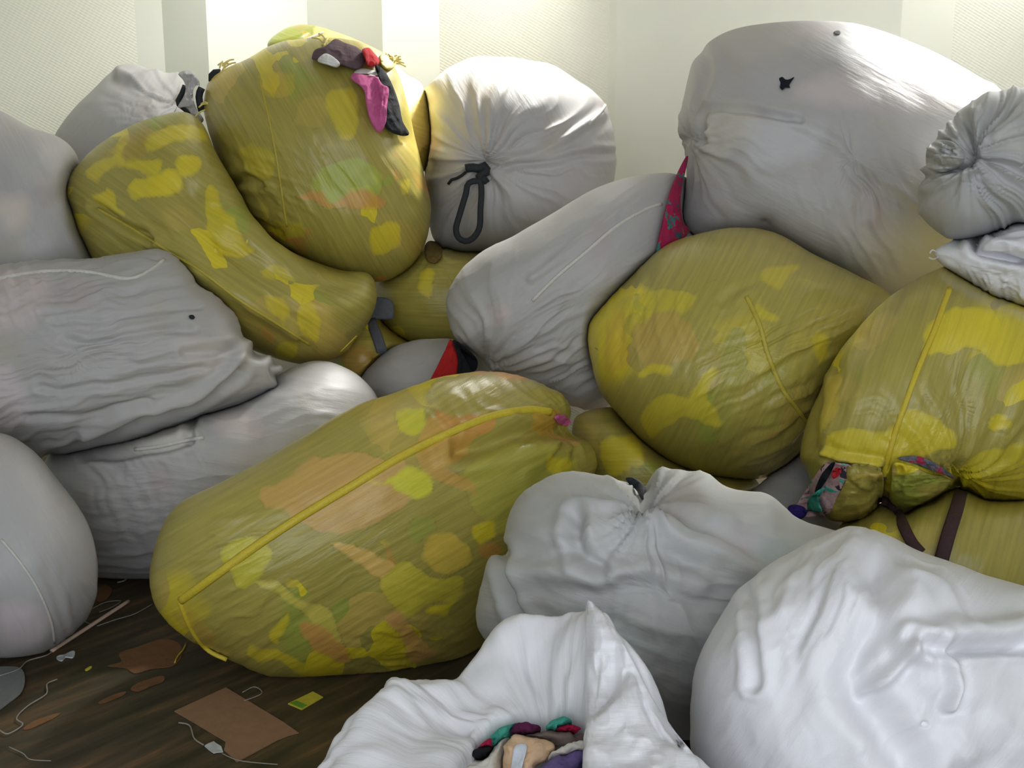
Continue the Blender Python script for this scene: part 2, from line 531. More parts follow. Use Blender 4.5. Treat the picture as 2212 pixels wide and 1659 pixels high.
def inflate(out, depth, T, N=200, M=44, MB=16, p=2.4, q=2.0, back=1.0, lump=0.12, seed=1, fold=(), sm=1, floor=True, sil=0.5):
    """closed body swollen from an outline: returns vertices, faces, pixel coordinates of each vertex, front mask"""
    B = catmull(out, True, n=N)
    for _ in range(sm):
        B = (np.roll(B, 1, 0) + 2 * B + np.roll(B, -1, 0)) / 4
    z = B[:, 0] + 1j * B[:, 1]
    c = np.fft.fft(z)
    kk = np.abs(np.fft.fftfreq(N, 1.0 / N))
    px = []; py = []; rr = []; sg = []
    rf = np.sin(np.pi / 2 * np.arange(1, M + 1) / M)
    rb = np.sin(np.pi / 2 * np.arange(1, MB) / MB)
    c0 = np.fft.ifft(c * 0 + np.where(kk == 0, c, 0))[0]
    px.append([c0.real]); py.append([c0.imag]); rr.append([0]); sg.append([1])
    for r in rf:
        w = np.fft.ifft(c * r ** kk)
        px.append(w.real); py.append(w.imag); rr.append([r] * N); sg.append([1] * N)
    for r in rb[::-1]:
        w = np.fft.ifft(c * r ** kk)
        px.append(w.real); py.append(w.imag); rr.append([r] * N); sg.append([-1] * N)
    px.append([c0.real]); py.append([c0.imag]); rr.append([0]); sg.append([-1])
    px = np.concatenate(px); py = np.concatenate(py); rr = np.concatenate(rr); sg = np.concatenate(sg).astype(float)
    rings = M + MB - 1
    faces = []
    idx = lambda i, j: 1 + i * N + (j % N)
    orient = np.sum(B[:, 0] * np.roll(B[:, 1], -1) - np.roll(B[:, 0], -1) * B[:, 1]) > 0   # clockwise on the picture
    quads = []
    for i in range(rings - 1):
        for j in range(N):
            f = (idx(i, j), idx(i, j + 1), idx(i + 1, j + 1), idx(i + 1, j))
            quads.append(f if orient else f[::-1])
    last = len(px) - 1
    tris = []
    for j in range(N):
        f = (0, idx(0, j + 1), idx(0, j)); g = (last, idx(rings - 1, j), idx(rings - 1, j + 1))
        tris.append(f if orient else f[::-1]); tris.append(g if orient else g[::-1])
    cx, cy = B.mean(0)
    D = depth[0] + depth[1] * (px - cx) / 1000 + depth[2] * (py - cy) / 1000
    h = (np.clip(1 - rr ** p, 0, 1)) ** (1 / q)
    m = T * F / depth[0]
    lum = 1 + lump * fbm(px / (m * 1.1 + 1), py / (m * 1.1 + 1), seed * 31, 2)
    D = D - sg * h * T * lum * np.where(sg > 0, 1.0, back)
    V = pt(px, py, D)
    # folds and wrinkles along the surface normal
    if fold:
        Nn = vnormals(V, quads)
        x, y = px, py
        wx = x + 14 * fbm(x / 70, y / 70, seed + 5, 2); wy = y + 14 * fbm(x / 70, y / 70, seed + 9, 2)
        dsp = np.zeros(len(px))
        for fd in fold:
            kd = fd[0]
            if kd == 'long':      # angle, amplitude, length px, width px
                a = R(fd[1]); u = wx * math.cos(a) + wy * math.sin(a); v = -wx * math.sin(a) + wy * math.cos(a)
                mask = 0.35 + 0.65 * np.clip(0.5 + 1.2 * fbm(x / 160, y / 160, seed + 77, 2), 0, 1)
                dsp += fd[2] * ridged(u / fd[3], v / fd[4], seed + int(fd[4]), 2) * mask
            elif kd == 'at':      # like long, limited to a spot: angle, amp, len, width, (x, y), radius
                a = R(fd[1]); u = wx * math.cos(a) + wy * math.sin(a); v = -wx * math.sin(a) + wy * math.cos(a)
                g = np.exp(-((x - fd[5][0]) ** 2 + (y - fd[5][1]) ** 2) / fd[6] ** 2)
                dsp += fd[2] * ridged(u / fd[3], v / fd[4], seed + 3 + int(fd[4]), 2) * g
            elif kd == 'crumple':
                dsp += fd[1] * crumple(x, y, seed + 60, fd[2])
            elif kd == 'lump':
                dsp += fd[1] * fbm(x / fd[2], y / fd[2], seed + 41, 3)
            elif kd == 'radial':  # centre, amp, count, radius
                dx, dy = x - fd[1][0], y - fd[1][1]
                r = np.hypot(dx, dy) + 1e-3
                th = np.arctan2(dy, dx) + 0.25 * fbm(x / 120, y / 120, seed + 2, 2)
                nn = ridged(np.cos(th) * fd[3] + 50, np.sin(th) * fd[3] + 50 + np.log(r + 20) * 0.35, seed + 13, 2)
                dsp += fd[2] * nn * np.exp(-r / fd[4]) * np.clip(r / 14, 0, 1)
            elif kd == 'pinch':
                r = np.hypot(x - fd[1][0], y - fd[1][1])
                dsp -= fd[2] * np.exp(-r / fd[3])
            elif kd == 'bulge':
                r = np.hypot(x - fd[1][0], y - fd[1][1])
                dsp += fd[2] * np.exp(-(r / fd[3]) ** 2)
            elif kd in ('crease', 'ridge'):
                q_ = catmull(fd[1], False, step=12) if len(fd[1]) > 2 else np.array(fd[1], float)
                d = seg_dist(wx * 0.5 + x * 0.5, wy * 0.5 + y * 0.5, q_.tolist())
                s = -1 if kd == 'crease' else 1
                dsp += s * fd[2] * (np.exp(-(d / fd[3]) ** 2) - 0.35 * np.exp(-((d - 2 * fd[3]) / fd[3]) ** 2))
            elif kd == 'step':    # polyline: the side on the right is higher
                q_ = np.array(fd[1], float)
                d = seg_dist(x, y, q_.tolist())
                dirv = q_[-1] - q_[0]
                side = np.sign(dirv[0] * (y - q_[0][1]) - dirv[1] * (x - q_[0][0]))
                dsp += fd[2] * side * np.exp(-d / fd[3]) * np.clip(d / 4, 0, 1)
        k_ = np.where(sg > 0, 1 - (1 - sil) * rr ** 10, 0.25)
        V = V + Nn * (dsp * k_)[:, None]
    return V, quads, tris, px, py, rr, sg


def near(V, skip=()):
    px, py, d = topx(V)
    x0, x1, y0, y1 = px.min(), px.max(), py.min(), py.max()
    return [k for k in ORDER + LOOSE if k not in skip and BODIES[k][1][0] < x1 + 20 and BODIES[k][1][1] > x0 - 20 and BODIES[k][1][2] < y1 + 20 and BODIES[k][1][3] > y0 - 20]


def settle(V, faces, sg, skip=(), margin=0.012, wall=True, floor=True):
    """a sack lies against whatever stands in front of it, on the floor and before the wall; it dents softly where they touch"""
    px, py, d0 = topx(V)
    t = np.zeros(len(px))
    touch = near(V, skip)
    for other in touch:
        if other in LOOSE: continue
        bvh, (x0, x1, y0, y1) = BODIES[other]
        for i in np.nonzero((px > x0 - 2) & (px < x1 + 2) & (py > y0 - 2) & (py < y1 + 2))[0]:
            f = cast_far(bvh, px[i], py[i])
            if f is not None:
                t[i] = max(t[i], f + margin + (0.03 if sg[i] < 0 else 0) - d0[i])
    E = np.array([(f[i], f[(i + 1) % len(f)]) for f in faces for i in range(len(f))])
    cnt = np.zeros(len(px)); np.add.at(cnt, E[:, 0], 1); np.add.at(cnt, E[:, 1], 1)

    def relax(t, n):
        for _ in range(n):
            a = np.zeros(len(t)); np.add.at(a, E[:, 0], t[E[:, 1]]); np.add.at(a, E[:, 1], t[E[:, 0]])
            t = np.maximum(t, 0.97 * a / cnt)
        return t

    def place(t):
        P = pt(px, py, d0 + t)
        if wall: P[:, 1] = np.minimum(P[:, 1], YW - 0.185)
        if floor: P[:, 2] = np.maximum(P[:, 2], 0.004)
        P[:, 0] = np.clip(P[:, 0], XL + 0.01, XR - 0.01)
        return P

    t = relax(t, 8)
    FV = [tuple(f) for f in faces]
    for it in range(26):
        P = place(t)
        tree = BVHTree.FromPolygons(P.tolist(), FV)
        hit = set()
        for k in touch:
            hit |= {v for i, _ in tree.overlap(BODIES[k][0]) for v in FV[i]}
        if not hit: break
        h = np.array(sorted(hit))
        t[h] += 0.014
        t = relax(t, 3)
    return P


def paint(px, py, sg, patches, seed, soft=7.0):
    C = np.zeros((len(px), 4), np.float32)
    x = px + 17 * fbm(px / 55, py / 55, seed + 4, 3); y = py + 17 * fbm(px / 55, py / 55, seed + 8, 3)
    for poly, col, al in patches:
        q = catmull(poly, True, step=14).tolist()
        ins = in_poly(x, y, q)
        d = seg_dist(x, y, q + q[:1])
        s = np.where(ins, d, -d)
        a = np.clip(0.5 + s / soft, 0, 1) * al * (sg > 0)
        C[:, :3] = C[:, :3] * (1 - a[:, None]) + np.array(col)[None] * a[:, None] if False else np.where((a > 0)[:, None], (C[:, :3] * (C[:, 3:4] * (1 - a[:, None])) + np.array(col)[None] * a[:, None]) / np.maximum(C[:, 3:4] * (1 - a[:, None]) + a[:, None], 1e-6), C[:, :3])
        C[:, 3] = C[:, 3] * (1 - a) + a
    return C


SEED = [10]


def sack(key, name, label, material, out, depth, T, axis=0, patches=(), root=False, skip=(), cat='sack', group=None, solo=True, part='sack_body', wall=True, **kw):
    SEED[0] += 7
    sd = SEED[0]
    V, quads, tris, px, py, rr, sg = inflate(out, depth, T, seed=sd, **kw)
    faces = quads + tris
    V = settle(V, faces, sg, skip, wall=wall)
    register(key, V, faces)
    a = R(axis)
    sc = depth[0] / F
    u = (px * math.cos(a) + py * math.sin(a)) * sc; v = (-px * math.sin(a) + py * math.cos(a)) * sc
    suv = np.stack([u + sd * 3.7, v + sd * 1.3, np.where(sg > 0, 0, 5) + 0 * u], 1)
    C = paint(px, py, sg, patches, sd, 7.0 if material is YEL else 34.0)
    if root:
        rt = empty(name, ((V[:, 0].min() + V[:, 0].max()) / 2, (V[:, 1].min() + V[:, 1].max()) / 2, V[:, 2].min()))
        tag(rt, label, cat, group)
        mesh_obj(part, V, faces, material, rt, suv, C)
        return rt
    o = mesh_obj(name, V, faces, material, None, suv, C)
    return tag(o, label, cat, group)


def tube(pts, rad, sides=8, flat=1.0, closed=False, nrm=None):
    """tube along 3-D points; rad may vary; flat squeezes it along nrm"""
    P = np.asarray(pts, float); n = len(P)
    rad = np.full(n, rad) if np.isscalar(rad) else np.asarray(rad)
    if closed:
        Tn = np.roll(P, -1, 0) - np.roll(P, 1, 0)
    else:
        Tn = np.gradient(P, axis=0)
    Tn /= np.linalg.norm(Tn, axis=1, keepdims=True) + 1e-12
    ref = CAM - P if nrm is None else np.tile(np.array(nrm, float), (n, 1))
    Nn = ref - np.sum(ref * Tn, 1)[:, None] * Tn
    Nn /= np.linalg.norm(Nn, axis=1, keepdims=True) + 1e-12
    Bn = np.cross(Tn, Nn)
    V = []
    for k in range(sides):
        a = 2 * math.pi * k / sides
        V.append(P + (rad * math.cos(a))[:, None] * Bn + (rad * flat * math.sin(a))[:, None] * Nn)
    V = np.stack(V, 1).reshape(-1, 3)
    faces = []
    m = n if closed else n - 1
    for i in range(m):
        for k in range(sides):
            faces.append((i * sides + k, i * sides + (k + 1) % sides, ((i + 1) % n) * sides + (k + 1) % sides, ((i + 1) % n) * sides + k))
    if not closed:
        faces += [tuple(range(sides))[::-1], tuple((n - 1) * sides + k for k in range(sides))]
    return V, faces


def surf_depth(keys, px, py):
    best = None
    for k in keys:
        t = cast(BODIES[k][0], px, py)
        if t is not None and (best is None or t < best): best = t
    return best


def lay(keys, pts, off=0.0, step=8, default=None, smooth=2, closed=False, hang=None):
    """points of a cord laid over the given bodies"""
    q = catmull(pts, closed, step=step) if len(pts) > 2 else catmull([pts[0], ((pts[0][0] + pts[1][0]) / 2, (pts[0][1] + pts[1][1]) / 2), pts[1]], False, step=step)
    d = [surf_depth(keys, x, y) for x, y in q]
    good = [i for i, t in enumerate(d) if t is not None]
    if not good:
        d = np.full(len(q), default if default is not None else hang)
    else:
        d = np.interp(np.arange(len(q)), good, [d[i] for i in good])
    for _ in range(smooth):
        d = np.minimum(d, np.convolve(np.pad(d, 1, mode='edge'), [.25, .5, .25], 'valid'))
    d = d - off
    if hang is not None:
        d = np.minimum(d, hang)
    return pt(q[:, 0], q[:, 1], d)


def cord(name, parent, keys, pts, rad, material, off=0.004, flat=0.6, closed=False, label=None, taper=False, step=8, default=None, hang=None):
    P = lay(keys, pts, off, step, default, closed=closed, hang=hang)
    r = rad
    if taper:
        r = rad * np.clip(np.sin(np.linspace(0.15, math.pi - 0.15, len(P))) * 1.4, 0.25, 1)
    V, Fc = tube(P, r, 8, flat, closed)
    register('c%d' % len(BODIES), V, Fc); LOOSE.append(ORDER.pop())
    o = mesh_obj(name, V, Fc, material, parent)
    if label: o['label'] = label
    return o


def drape(name, label, material, keys, out, parent=None, off=0.008, thick=0.012, crump=0.012, cw=30, N=90, M=16, default=None, cat='garment', group=None, fold=(), seed=0, push=0.0, key=None, under=()):
    """a piece of cloth lying over the given bodies: outline in the picture, real thickness"""
    B = catmull(out, True, n=N)
    c = np.fft.fft(B[:, 0] + 1j * B[:, 1]); kk = np.abs(np.fft.fftfreq(N, 1.0 / N))
    pts = [np.array([np.fft.ifft(np.where(kk == 0, c, 0))[0]])]
    rs = [np.zeros(1)]
    for r in np.linspace(0, 1, M + 1)[1:]:
        pts.append(np.fft.ifft(c * r ** kk)); rs.append(np.full(N, r))
    z = np.concatenate(pts); rr = np.concatenate(rs)
    px, py = z.real, z.imag
    if parent is None: keys = list(keys) + [k for k in LOOSE if k in under]
    gap = 7.0 if parent is None else 2.0
    d = np.full(len(px), np.nan)
    for ox, oy in ((0, 0), (gap, 0), (-gap, 0), (0, gap), (0, -gap), (gap, gap), (-gap, -gap), (gap, -gap), (-gap, gap)):
        e = np.array([np.nan if (t := surf_depth(keys, x + ox, y + oy)) is None else t for x, y in zip(px, py)])
        d = np.fmin(d, e)
    g = np.nonzero(~np.isnan(d))[0]
    if len(g) == 0:
        d[:] = default
    else:
        for i in np.nonzero(np.isnan(d))[0]:
            j = g[np.argmin((px[g] - px[i]) ** 2 + (py[g] - py[i]) ** 2)]
            d[i] = d[j]
    if default is not None: d = np.minimum(d, default)
    SEED[0] += 3
    w = crump * (0.5 + ridged(px / cw, py / cw, SEED[0] + seed, 2) + 0.5 * fbm(px / cw / 2, py / cw / 2, SEED[0] + 3, 2))
    w = np.clip(w, 0, None)
    edge = np.sqrt(np.clip(1 - rr ** 6, 0, 1))
    df = d - off - push - w - thick * edge
    db = np.minimum(d - off - push, d - off * 0.4) - w * 0.6
    nv = len(px)
    V = np.vstack([pt(px, py, df), pt(px, py, np.maximum(db, df + 0.003))])
    orient = np.sum(B[:, 0] * np.roll(B[:, 1], -1) - np.roll(B[:, 0], -1) * B[:, 1]) > 0
    idx = lambda i, j: 1 + i * N + (j % N)
    Fc = []
    def add(f): Fc.append(f if orient else f[::-1])
    for j in range(N):
        add((0, idx(0, j + 1), idx(0, j))); add((nv, nv + idx(0, j), nv + idx(0, j + 1)))
        for i in range(M - 1):
            f = (idx(i, j), idx(i, j + 1), idx(i + 1, j + 1), idx(i + 1, j))
            add(f); add(tuple(nv + q for q in f[::-1]))
        add((idx(M - 1, j), idx(M - 1, j + 1), nv + idx(M - 1, j + 1), nv + idx(M - 1, j)))
    if True:
        register(key or 'c%d' % len(BODIES), V, Fc); LOOSE.append(ORDER.pop())
    suv = np.stack([np.tile(px, 2) * 0.002, np.tile(py, 2) * 0.002, np.zeros(2 * nv)], 1)
    o = mesh_obj(name, V, Fc, material, parent, suv, np.zeros((2 * nv, 4)))
    if parent is None: tag(o, label, cat, group)
    elif label: o['label'] = label
    return o



# ================================================================== foreground: the open sack with clothes
CTR = [  # left to back to right to front: hole (px, py, d), crest (px, py, d)
    ((965, 1725, 1.76), (700, 1668, 1.80)), ((1000, 1650, 1.86), (765, 1568, 1.90)), ((1030, 1618, 1.91), (845, 1495, 1.97)),
    ((1058, 1578, 1.95), (882, 1456, 2.02)), ((1110, 1560, 1.97), (985, 1460, 2.08)), ((1160, 1566, 1.98), (1095, 1342, 2.12)),
    ((1195, 1562, 1.98), (1178, 1338, 2.12)), ((1235, 1545, 1.97), (1270, 1302, 2.05)), ((1262, 1560, 1.92), (1306, 1325, 1.98)),
    ((1266, 1600, 1.84), (1368, 1425, 1.90)), ((1260, 1660, 1.74), (1425, 1535, 1.82)), ((1235, 1730, 1.62), (1512, 1665, 1.72)),
    ((1170, 1800, 1.52), (1500, 1850, 1.52)), ((1080, 1830, 1.48), (1120, 1960, 1.40)), ((985, 1800, 1.58), (760, 1850, 1.55))]
hole = pt(*np.array([c[0] for c in CTR]).T); crest = pt(*np.array([c[1] for c in CTR]).T)
NS = 260
hole = catmull(hole, True, n=NS * 4); crest = catmull(crest, True, n=NS * 4)


def by_index(ctrl):
    P = pt(*np.array(ctrl).T); k = len(P)
    out = []
    for s in np.linspace(0, k, NS, endpoint=False):
        i = int(s); t = s - i
        p0, p1, p2, p3 = P[(i - 1) % k], P[i % k], P[(i + 1) % k], P[(i + 2) % k]
        m = 0.5 * (2 * p1 + (p2 - p0) * t + (2 * p0 - 5 * p1 + 4 * p2 - p3) * t * t + (3 * p1 - p0 - 3 * p2 + p3) * t ** 3)
        lin = p1 * (1 - t) + p2 * t
        out.append(0.45 * m + 0.55 * lin)
    return np.array(out)


hole = by_index([c[0] for c in CTR]); crest = by_index([c[1] for c in CTR])
cen = hole.mean(0)
outw = crest - cen; outw[:, 2] = 0; outw /= np.linalg.norm(outw, axis=1, keepdims=True)
dn = np.array((0, 0, 1.0))
low = hole - 0.04 * outw * 0 - dn * 0.22 + outw * 0.05
bed = cen + (hole - cen) * 0.5 - dn * 0.26
o1 = crest + outw * 0.045 - dn * 0.06
o2 = crest + outw * 0.09; o2[:, 2] = crest[:, 2] * 0.5
o3 = crest + outw * 0.06; o3[:, 2] = 0.05
o4 = crest - outw * 0.04; o4[:, 2] = 0.004
keysL = [bed, low, hole, hole + (crest - hole) * 0.5 - outw * 0.012, crest, o1, o2, o3, o4]
rows = []
kl = np.array(keysL)
for s in np.linspace(0, len(keysL) - 1, 64):
    i = min(int(s), len(keysL) - 2); t = s - i
    p0, p1, p2, p3 = kl[max(i - 1, 0)], kl[i], kl[i + 1], kl[min(i + 2, len(kl) - 1)]
    rows.append(0.5 * (2 * p1 + (p2 - p0) * t + (2 * p0 - 5 * p1 + 4 * p2 - p3) * t * t + (3 * p1 - p0 - 3 * p2 + p3) * t ** 3))
G = np.array(rows)                      # 64 x NS x 3
nr = G.shape[0]
quads = [(i * NS + j, (i + 1) * NS + j, (i + 1) * NS + (j + 1) % NS, i * NS + (j + 1) % NS) for i in range(nr - 1) for j in range(NS)]
V = G.reshape(-1, 3)
Nn = vnormals(V, quads)
jj = np.tile(np.arange(NS), nr) / NS; ii = np.repeat(np.linspace(0, 8, nr), NS)
ax_ = np.cos(jj * 2 * math.pi); ay_ = np.sin(jj * 2 * math.pi)
cr = 0.030 * crumple(jj * 2600 + 0 * ii, ii * 140, 4, 200) + 0.011 * crumple(jj * 2600, ii * 140, 11, 85)
wgt = np.clip((ii - 1.6) / 0.8, 0, 1) * np.clip((7.2 - ii) / 1.0, 0, 1)
V = V + Nn * (cr * wgt)[:, None]
V[:, 2] = np.maximum(V[:, 2], 0.004)
cap0 = tuple(range(NS)); capN = tuple((nr - 1) * NS + j for j in range(NS))[::-1]
tri0 = [(0, j, j + 1) for j in range(1, NS - 1)]; triN = [((nr - 1) * NS, (nr - 1) * NS + j + 1, (nr - 1) * NS + j) for j in range(1, NS - 1)]
faces = quads + tri0 + triN
register('open', V, faces)
suv = np.stack([ii * 0.12, jj * 3.0, 0 * ii], 1)
opn = empty('open_sack', (cen[0], cen[1], 0.0))
tag(opn, 'bright white sack with its mouth folded open over clothes, nearest the camera', 'sack')
mesh_obj('sack_body', V, faces, BRW, opn, suv, np.zeros((len(V), 4)))
drape('folded_cuff', None, BRW, ['open'], [(1267, 1303), (1290, 1312), (1330, 1362), (1368, 1428), (1405, 1500), (1455, 1575), (1512, 1655), (1500, 1730), (1400, 1760), (1280, 1730), (1258, 1665), (1266, 1600), (1264, 1500), (1266, 1400)],
      opn, off=0.006, thick=0.008, crump=0.014, cw=60, N=160, M=40)

# clothes inside the open sack
GI = 'clothes inside the open sack'
GAR = []
def inside(key, name, label, mat, out, d, T=0.03, **kw):
    SEED[0] += 7
    V, q, t, px, py, rr, sg = inflate(out, d, T, N=72, M=14, MB=6, seed=SEED[0], fold=(('lump', 0.012, 26), ('long', 20, 0.0072, 60, 18)))
    V = settle(V, q + t, sg, skip=('open',), margin=0.004)
    register(key, V, q + t); GAR.append(ORDER.pop()); LOOSE.append(key)
    rt = kw.get('root')
    if rt:
        r_ = empty(name, V.mean(0)); tag(r_, label, 'garment', GI)
        mesh_obj('fabric', V, q + t, mat, r_)
        return r_
    return tag(mesh_obj(name, V, q + t, mat), label, 'garment', GI)


inside('g11', 'purple_garment', 'purple cloth at the bottom right of the open sack mouth', PURPC, [(1150, 1680), (1185, 1645), (1230, 1626), (1262, 1628), (1260, 1690), (1220, 1760), (1150, 1740)], (1.83, 0, -0.4), 0.03)
inside('g10', 'pale_garment', 'pale stone cloth above the purple cloth in the open sack', CREAMC, [(1185, 1640), (1215, 1615), (1262, 1598), (1266, 1630), (1210, 1650)], (1.87, 0, 0), 0.02)
pg = inside('g9', 'peach_garment', 'peach cloth with a pale label in the open sack', PEACHC, [(1085, 1640), (1100, 1592), (1130, 1590), (1190, 1605), (1196, 1625), (1160, 1655), (1120, 1700), (1085, 1720), (1080, 1690)], (1.895, 0, -0.4), 0.035, root=True)
drape('care_label', 'pale blue satin label', LABELM, ['g9'], [(1112, 1612), (1138, 1610), (1130, 1650), (1118, 1700), (1096, 1700), (1104, 1655)], pg, off=0.002, thick=0.002, crump=0.002, N=40, M=8)
inside('g8', 'cream_garment', 'cream cloth at the bottom left of the open sack mouth', CREAMC, [(975, 1660), (1010, 1640), (1050, 1640), (1068, 1610), (1100, 1590), (1106, 1625), (1100, 1690), (1060, 1735), (1000, 1740)], (1.90, 0, -0.4), 0.035)
inside('g7', 'brown_garment', 'grey brown cloth behind the peach cloth in the open sack', BROWNC, [(1085, 1606), (1130, 1594), (1180, 1576), (1230, 1588), (1266, 1588), (1262, 1620), (1210, 1636), (1140, 1636), (1095, 1625)], (1.945, 0, 0), 0.03)
inside('g5', 'black_garment', 'black cloth at the left corner of the open sack mouth', BLACK, [(1012, 1628), (1040, 1612), (1064, 1614), (1066, 1645), (1046, 1650)], (1.90, 0, 0), 0.016)
inside('g6', 'magenta_garment', 'magenta cloth above the black cloth in the open sack', CRIMC, [(1030, 1618), (1048, 1598), (1062, 1596), (1058, 1618), (1040, 1628)], (1.90, 0, 0), 0.012)
inside('g4', 'plum_garment', 'dark plum cloth at the back of the open sack mouth', PLUMC, [(1100, 1585), (1110, 1566), (1140, 1564), (1165, 1568), (1160, 1590), (1120, 1600)], (1.925, 0, 0), 0.018)
inside('g3', 'crimson_garment', 'crimson cloth at the back right of the open sack mouth', CRIMC, [(1200, 1578), (1215, 1566), (1245, 1565), (1255, 1576), (1230, 1588), (1205, 1588)], (1.925, 0, 0), 0.016)
inside('g2', 'teal_sock', 'small teal cloth beside the crimson scrap in the open sack', TEALC, [(1180, 1575), (1190, 1555), (1218, 1550), (1228, 1566), (1205, 1582)], (1.93, 0, 0), 0.016)
inside('g1', 'teal_garment', 'teal cloth at the back left of the open sack mouth', TEALC, [(1050, 1612), (1058, 1590), (1080, 1572), (1120, 1560), (1118, 1590), (1085, 1600), (1064, 1625)], (1.925, 0, 0), 0.02)

# ================================================================== the sacks, nearest first
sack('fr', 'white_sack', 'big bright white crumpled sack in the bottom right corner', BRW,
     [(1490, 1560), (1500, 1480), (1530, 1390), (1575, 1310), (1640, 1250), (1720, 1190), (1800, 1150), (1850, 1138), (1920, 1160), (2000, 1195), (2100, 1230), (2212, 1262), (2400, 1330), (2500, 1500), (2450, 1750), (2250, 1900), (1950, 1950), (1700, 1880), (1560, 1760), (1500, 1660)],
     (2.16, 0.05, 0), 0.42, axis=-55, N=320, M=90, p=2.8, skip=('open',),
     fold=(('crumple', 0.030, 280), ('crumple', 0.012, 100), ('radial', (1860, 1120), 0.016, 3.2, 500), ('long', -58, 0.006, 260, 60), ('crease', [(1890, 1240), (1900, 1330), (1850, 1420), (1840, 1480), (1900, 1560), (1960, 1660)], 0.035, 34),
           ('ridge', [(2212, 1350), (2100, 1365), (2000, 1385), (1965, 1395)], 0.025, 24), ('crease', [(2212, 1394), (2080, 1406), (1990, 1402), (1955, 1392)], 0.028, 12), ('ridge', [(1960, 1400), (1930, 1450), (1870, 1500)], 0.02, 12), ('ridge', [(2030, 1400), (2052, 1470), (2040, 1520)], 0.02, 12),
           ('at', -62, 0.022, 180, 22, (1760, 1330), 120), ('crease', [(1618, 1290), (1640, 1380), (1636, 1480)], 0.02, 12)))

sack('gc', 'white_sack', 'greyish white sack behind the open sack, its top corner twisted with a black tie', GRY,
     [(1025, 1330), (1036, 1270), (1066, 1206), (1092, 1188), (1100, 1130), (1120, 1080), (1160, 1040), (1230, 1015), (1300, 1025), (1372, 1040), (1384, 1052), (1400, 1024), (1430, 1003), (1462, 1014), (1520, 1018), (1570, 1050), (1660, 1074), (1720, 1120), (1790, 1146), (1850, 1165), (1880, 1250), (1860, 1380), (1780, 1480), (1640, 1560), (1480, 1600), (1300, 1560), (1150, 1480), (1060, 1400)],
     (2.80, 0.05, 0.0), 0.45, axis=20, N=280, M=64, root=True, p=2.6,
     patches=[([(1430, 1050), (1500, 1045), (1530, 1095), (1480, 1130), (1430, 1100)], (0.34, 0.29, 0.26), 0.6), ([(1540, 1150), (1610, 1160), (1640, 1200), (1580, 1190)], (0.60, 0.50, 0.52), 0.4), ([(1620, 1170), (1720, 1180), (1740, 1215), (1660, 1225)], (0.55, 0.66, 0.62), 0.35),
              ([(1290, 1330), (1370, 1340), (1390, 1400), (1320, 1390)], (0.58, 0.68, 0.66), 0.4)],
     fold=(('radial', (1390, 1075), 0.05, 4.5, 150), ('pinch', (1390, 1062), 0.10, 34), ('long', 12, 0.0096, 200, 34), ('lump', 0.015, 120), ('crease', [(1250, 1120), (1250, 1190), (1300, 1225)], 0.03, 16), ('crumple', 0.022, 150),
           ('crease', [(1092, 1190), (1085, 1250), (1110, 1320), (1170, 1390)], 0.04, 12), ('ridge', [(1120, 1240), (1250, 1235), (1400, 1230), (1520, 1265)], 0.02, 22), ('ridge', [(1420, 1110), (1520, 1180), (1640, 1240)], 0.014, 20), ('crease', [(1440, 1100), (1540, 1160), (1660, 1210)], 0.008, 14)))
gcr = bpy.data.objects['white_sack.001']
cord('tie_strap', gcr, ['gc'], [(1352, 1034), (1370, 1042), (1386, 1058), (1388, 1078)], 0.013, CHAR, label='black tie knotted round the twisted corner', off=0.012, taper=True)

sack('bl', 'white_sack', 'round taut white sack cut by the left edge of the frame, resting on bare floor', WHT,
     [(-200, 980), (-90, 935), (0, 935), (60, 965), (120, 1030), (180, 1110), (208, 1190), (210, 1270), (190, 1330), (140, 1380), (90, 1410), (30, 1420), (-60, 1420), (-180, 1400), (-300, 1330), (-330, 1200), (-290, 1070)],
     (3.36, 0, 0), 0.38, axis=60, root=True, fold=(('long', 60, 0.0048, 220, 50), ('lump', 0.006, 90), ('at', 75, 0.014, 120, 18, (150, 1350), 90)), patches=[([(5, 1310), (70, 1310), (100, 1370), (40, 1400), (0, 1380)], (0.74, 0.62, 0.66), 0.5)])
cord('seam', bpy.data.objects['white_sack.002'], ['bl'], [(2, 1165), (40, 1210), (80, 1270), (110, 1340), (118, 1390)], 0.004, SEAMW, off=0.001)

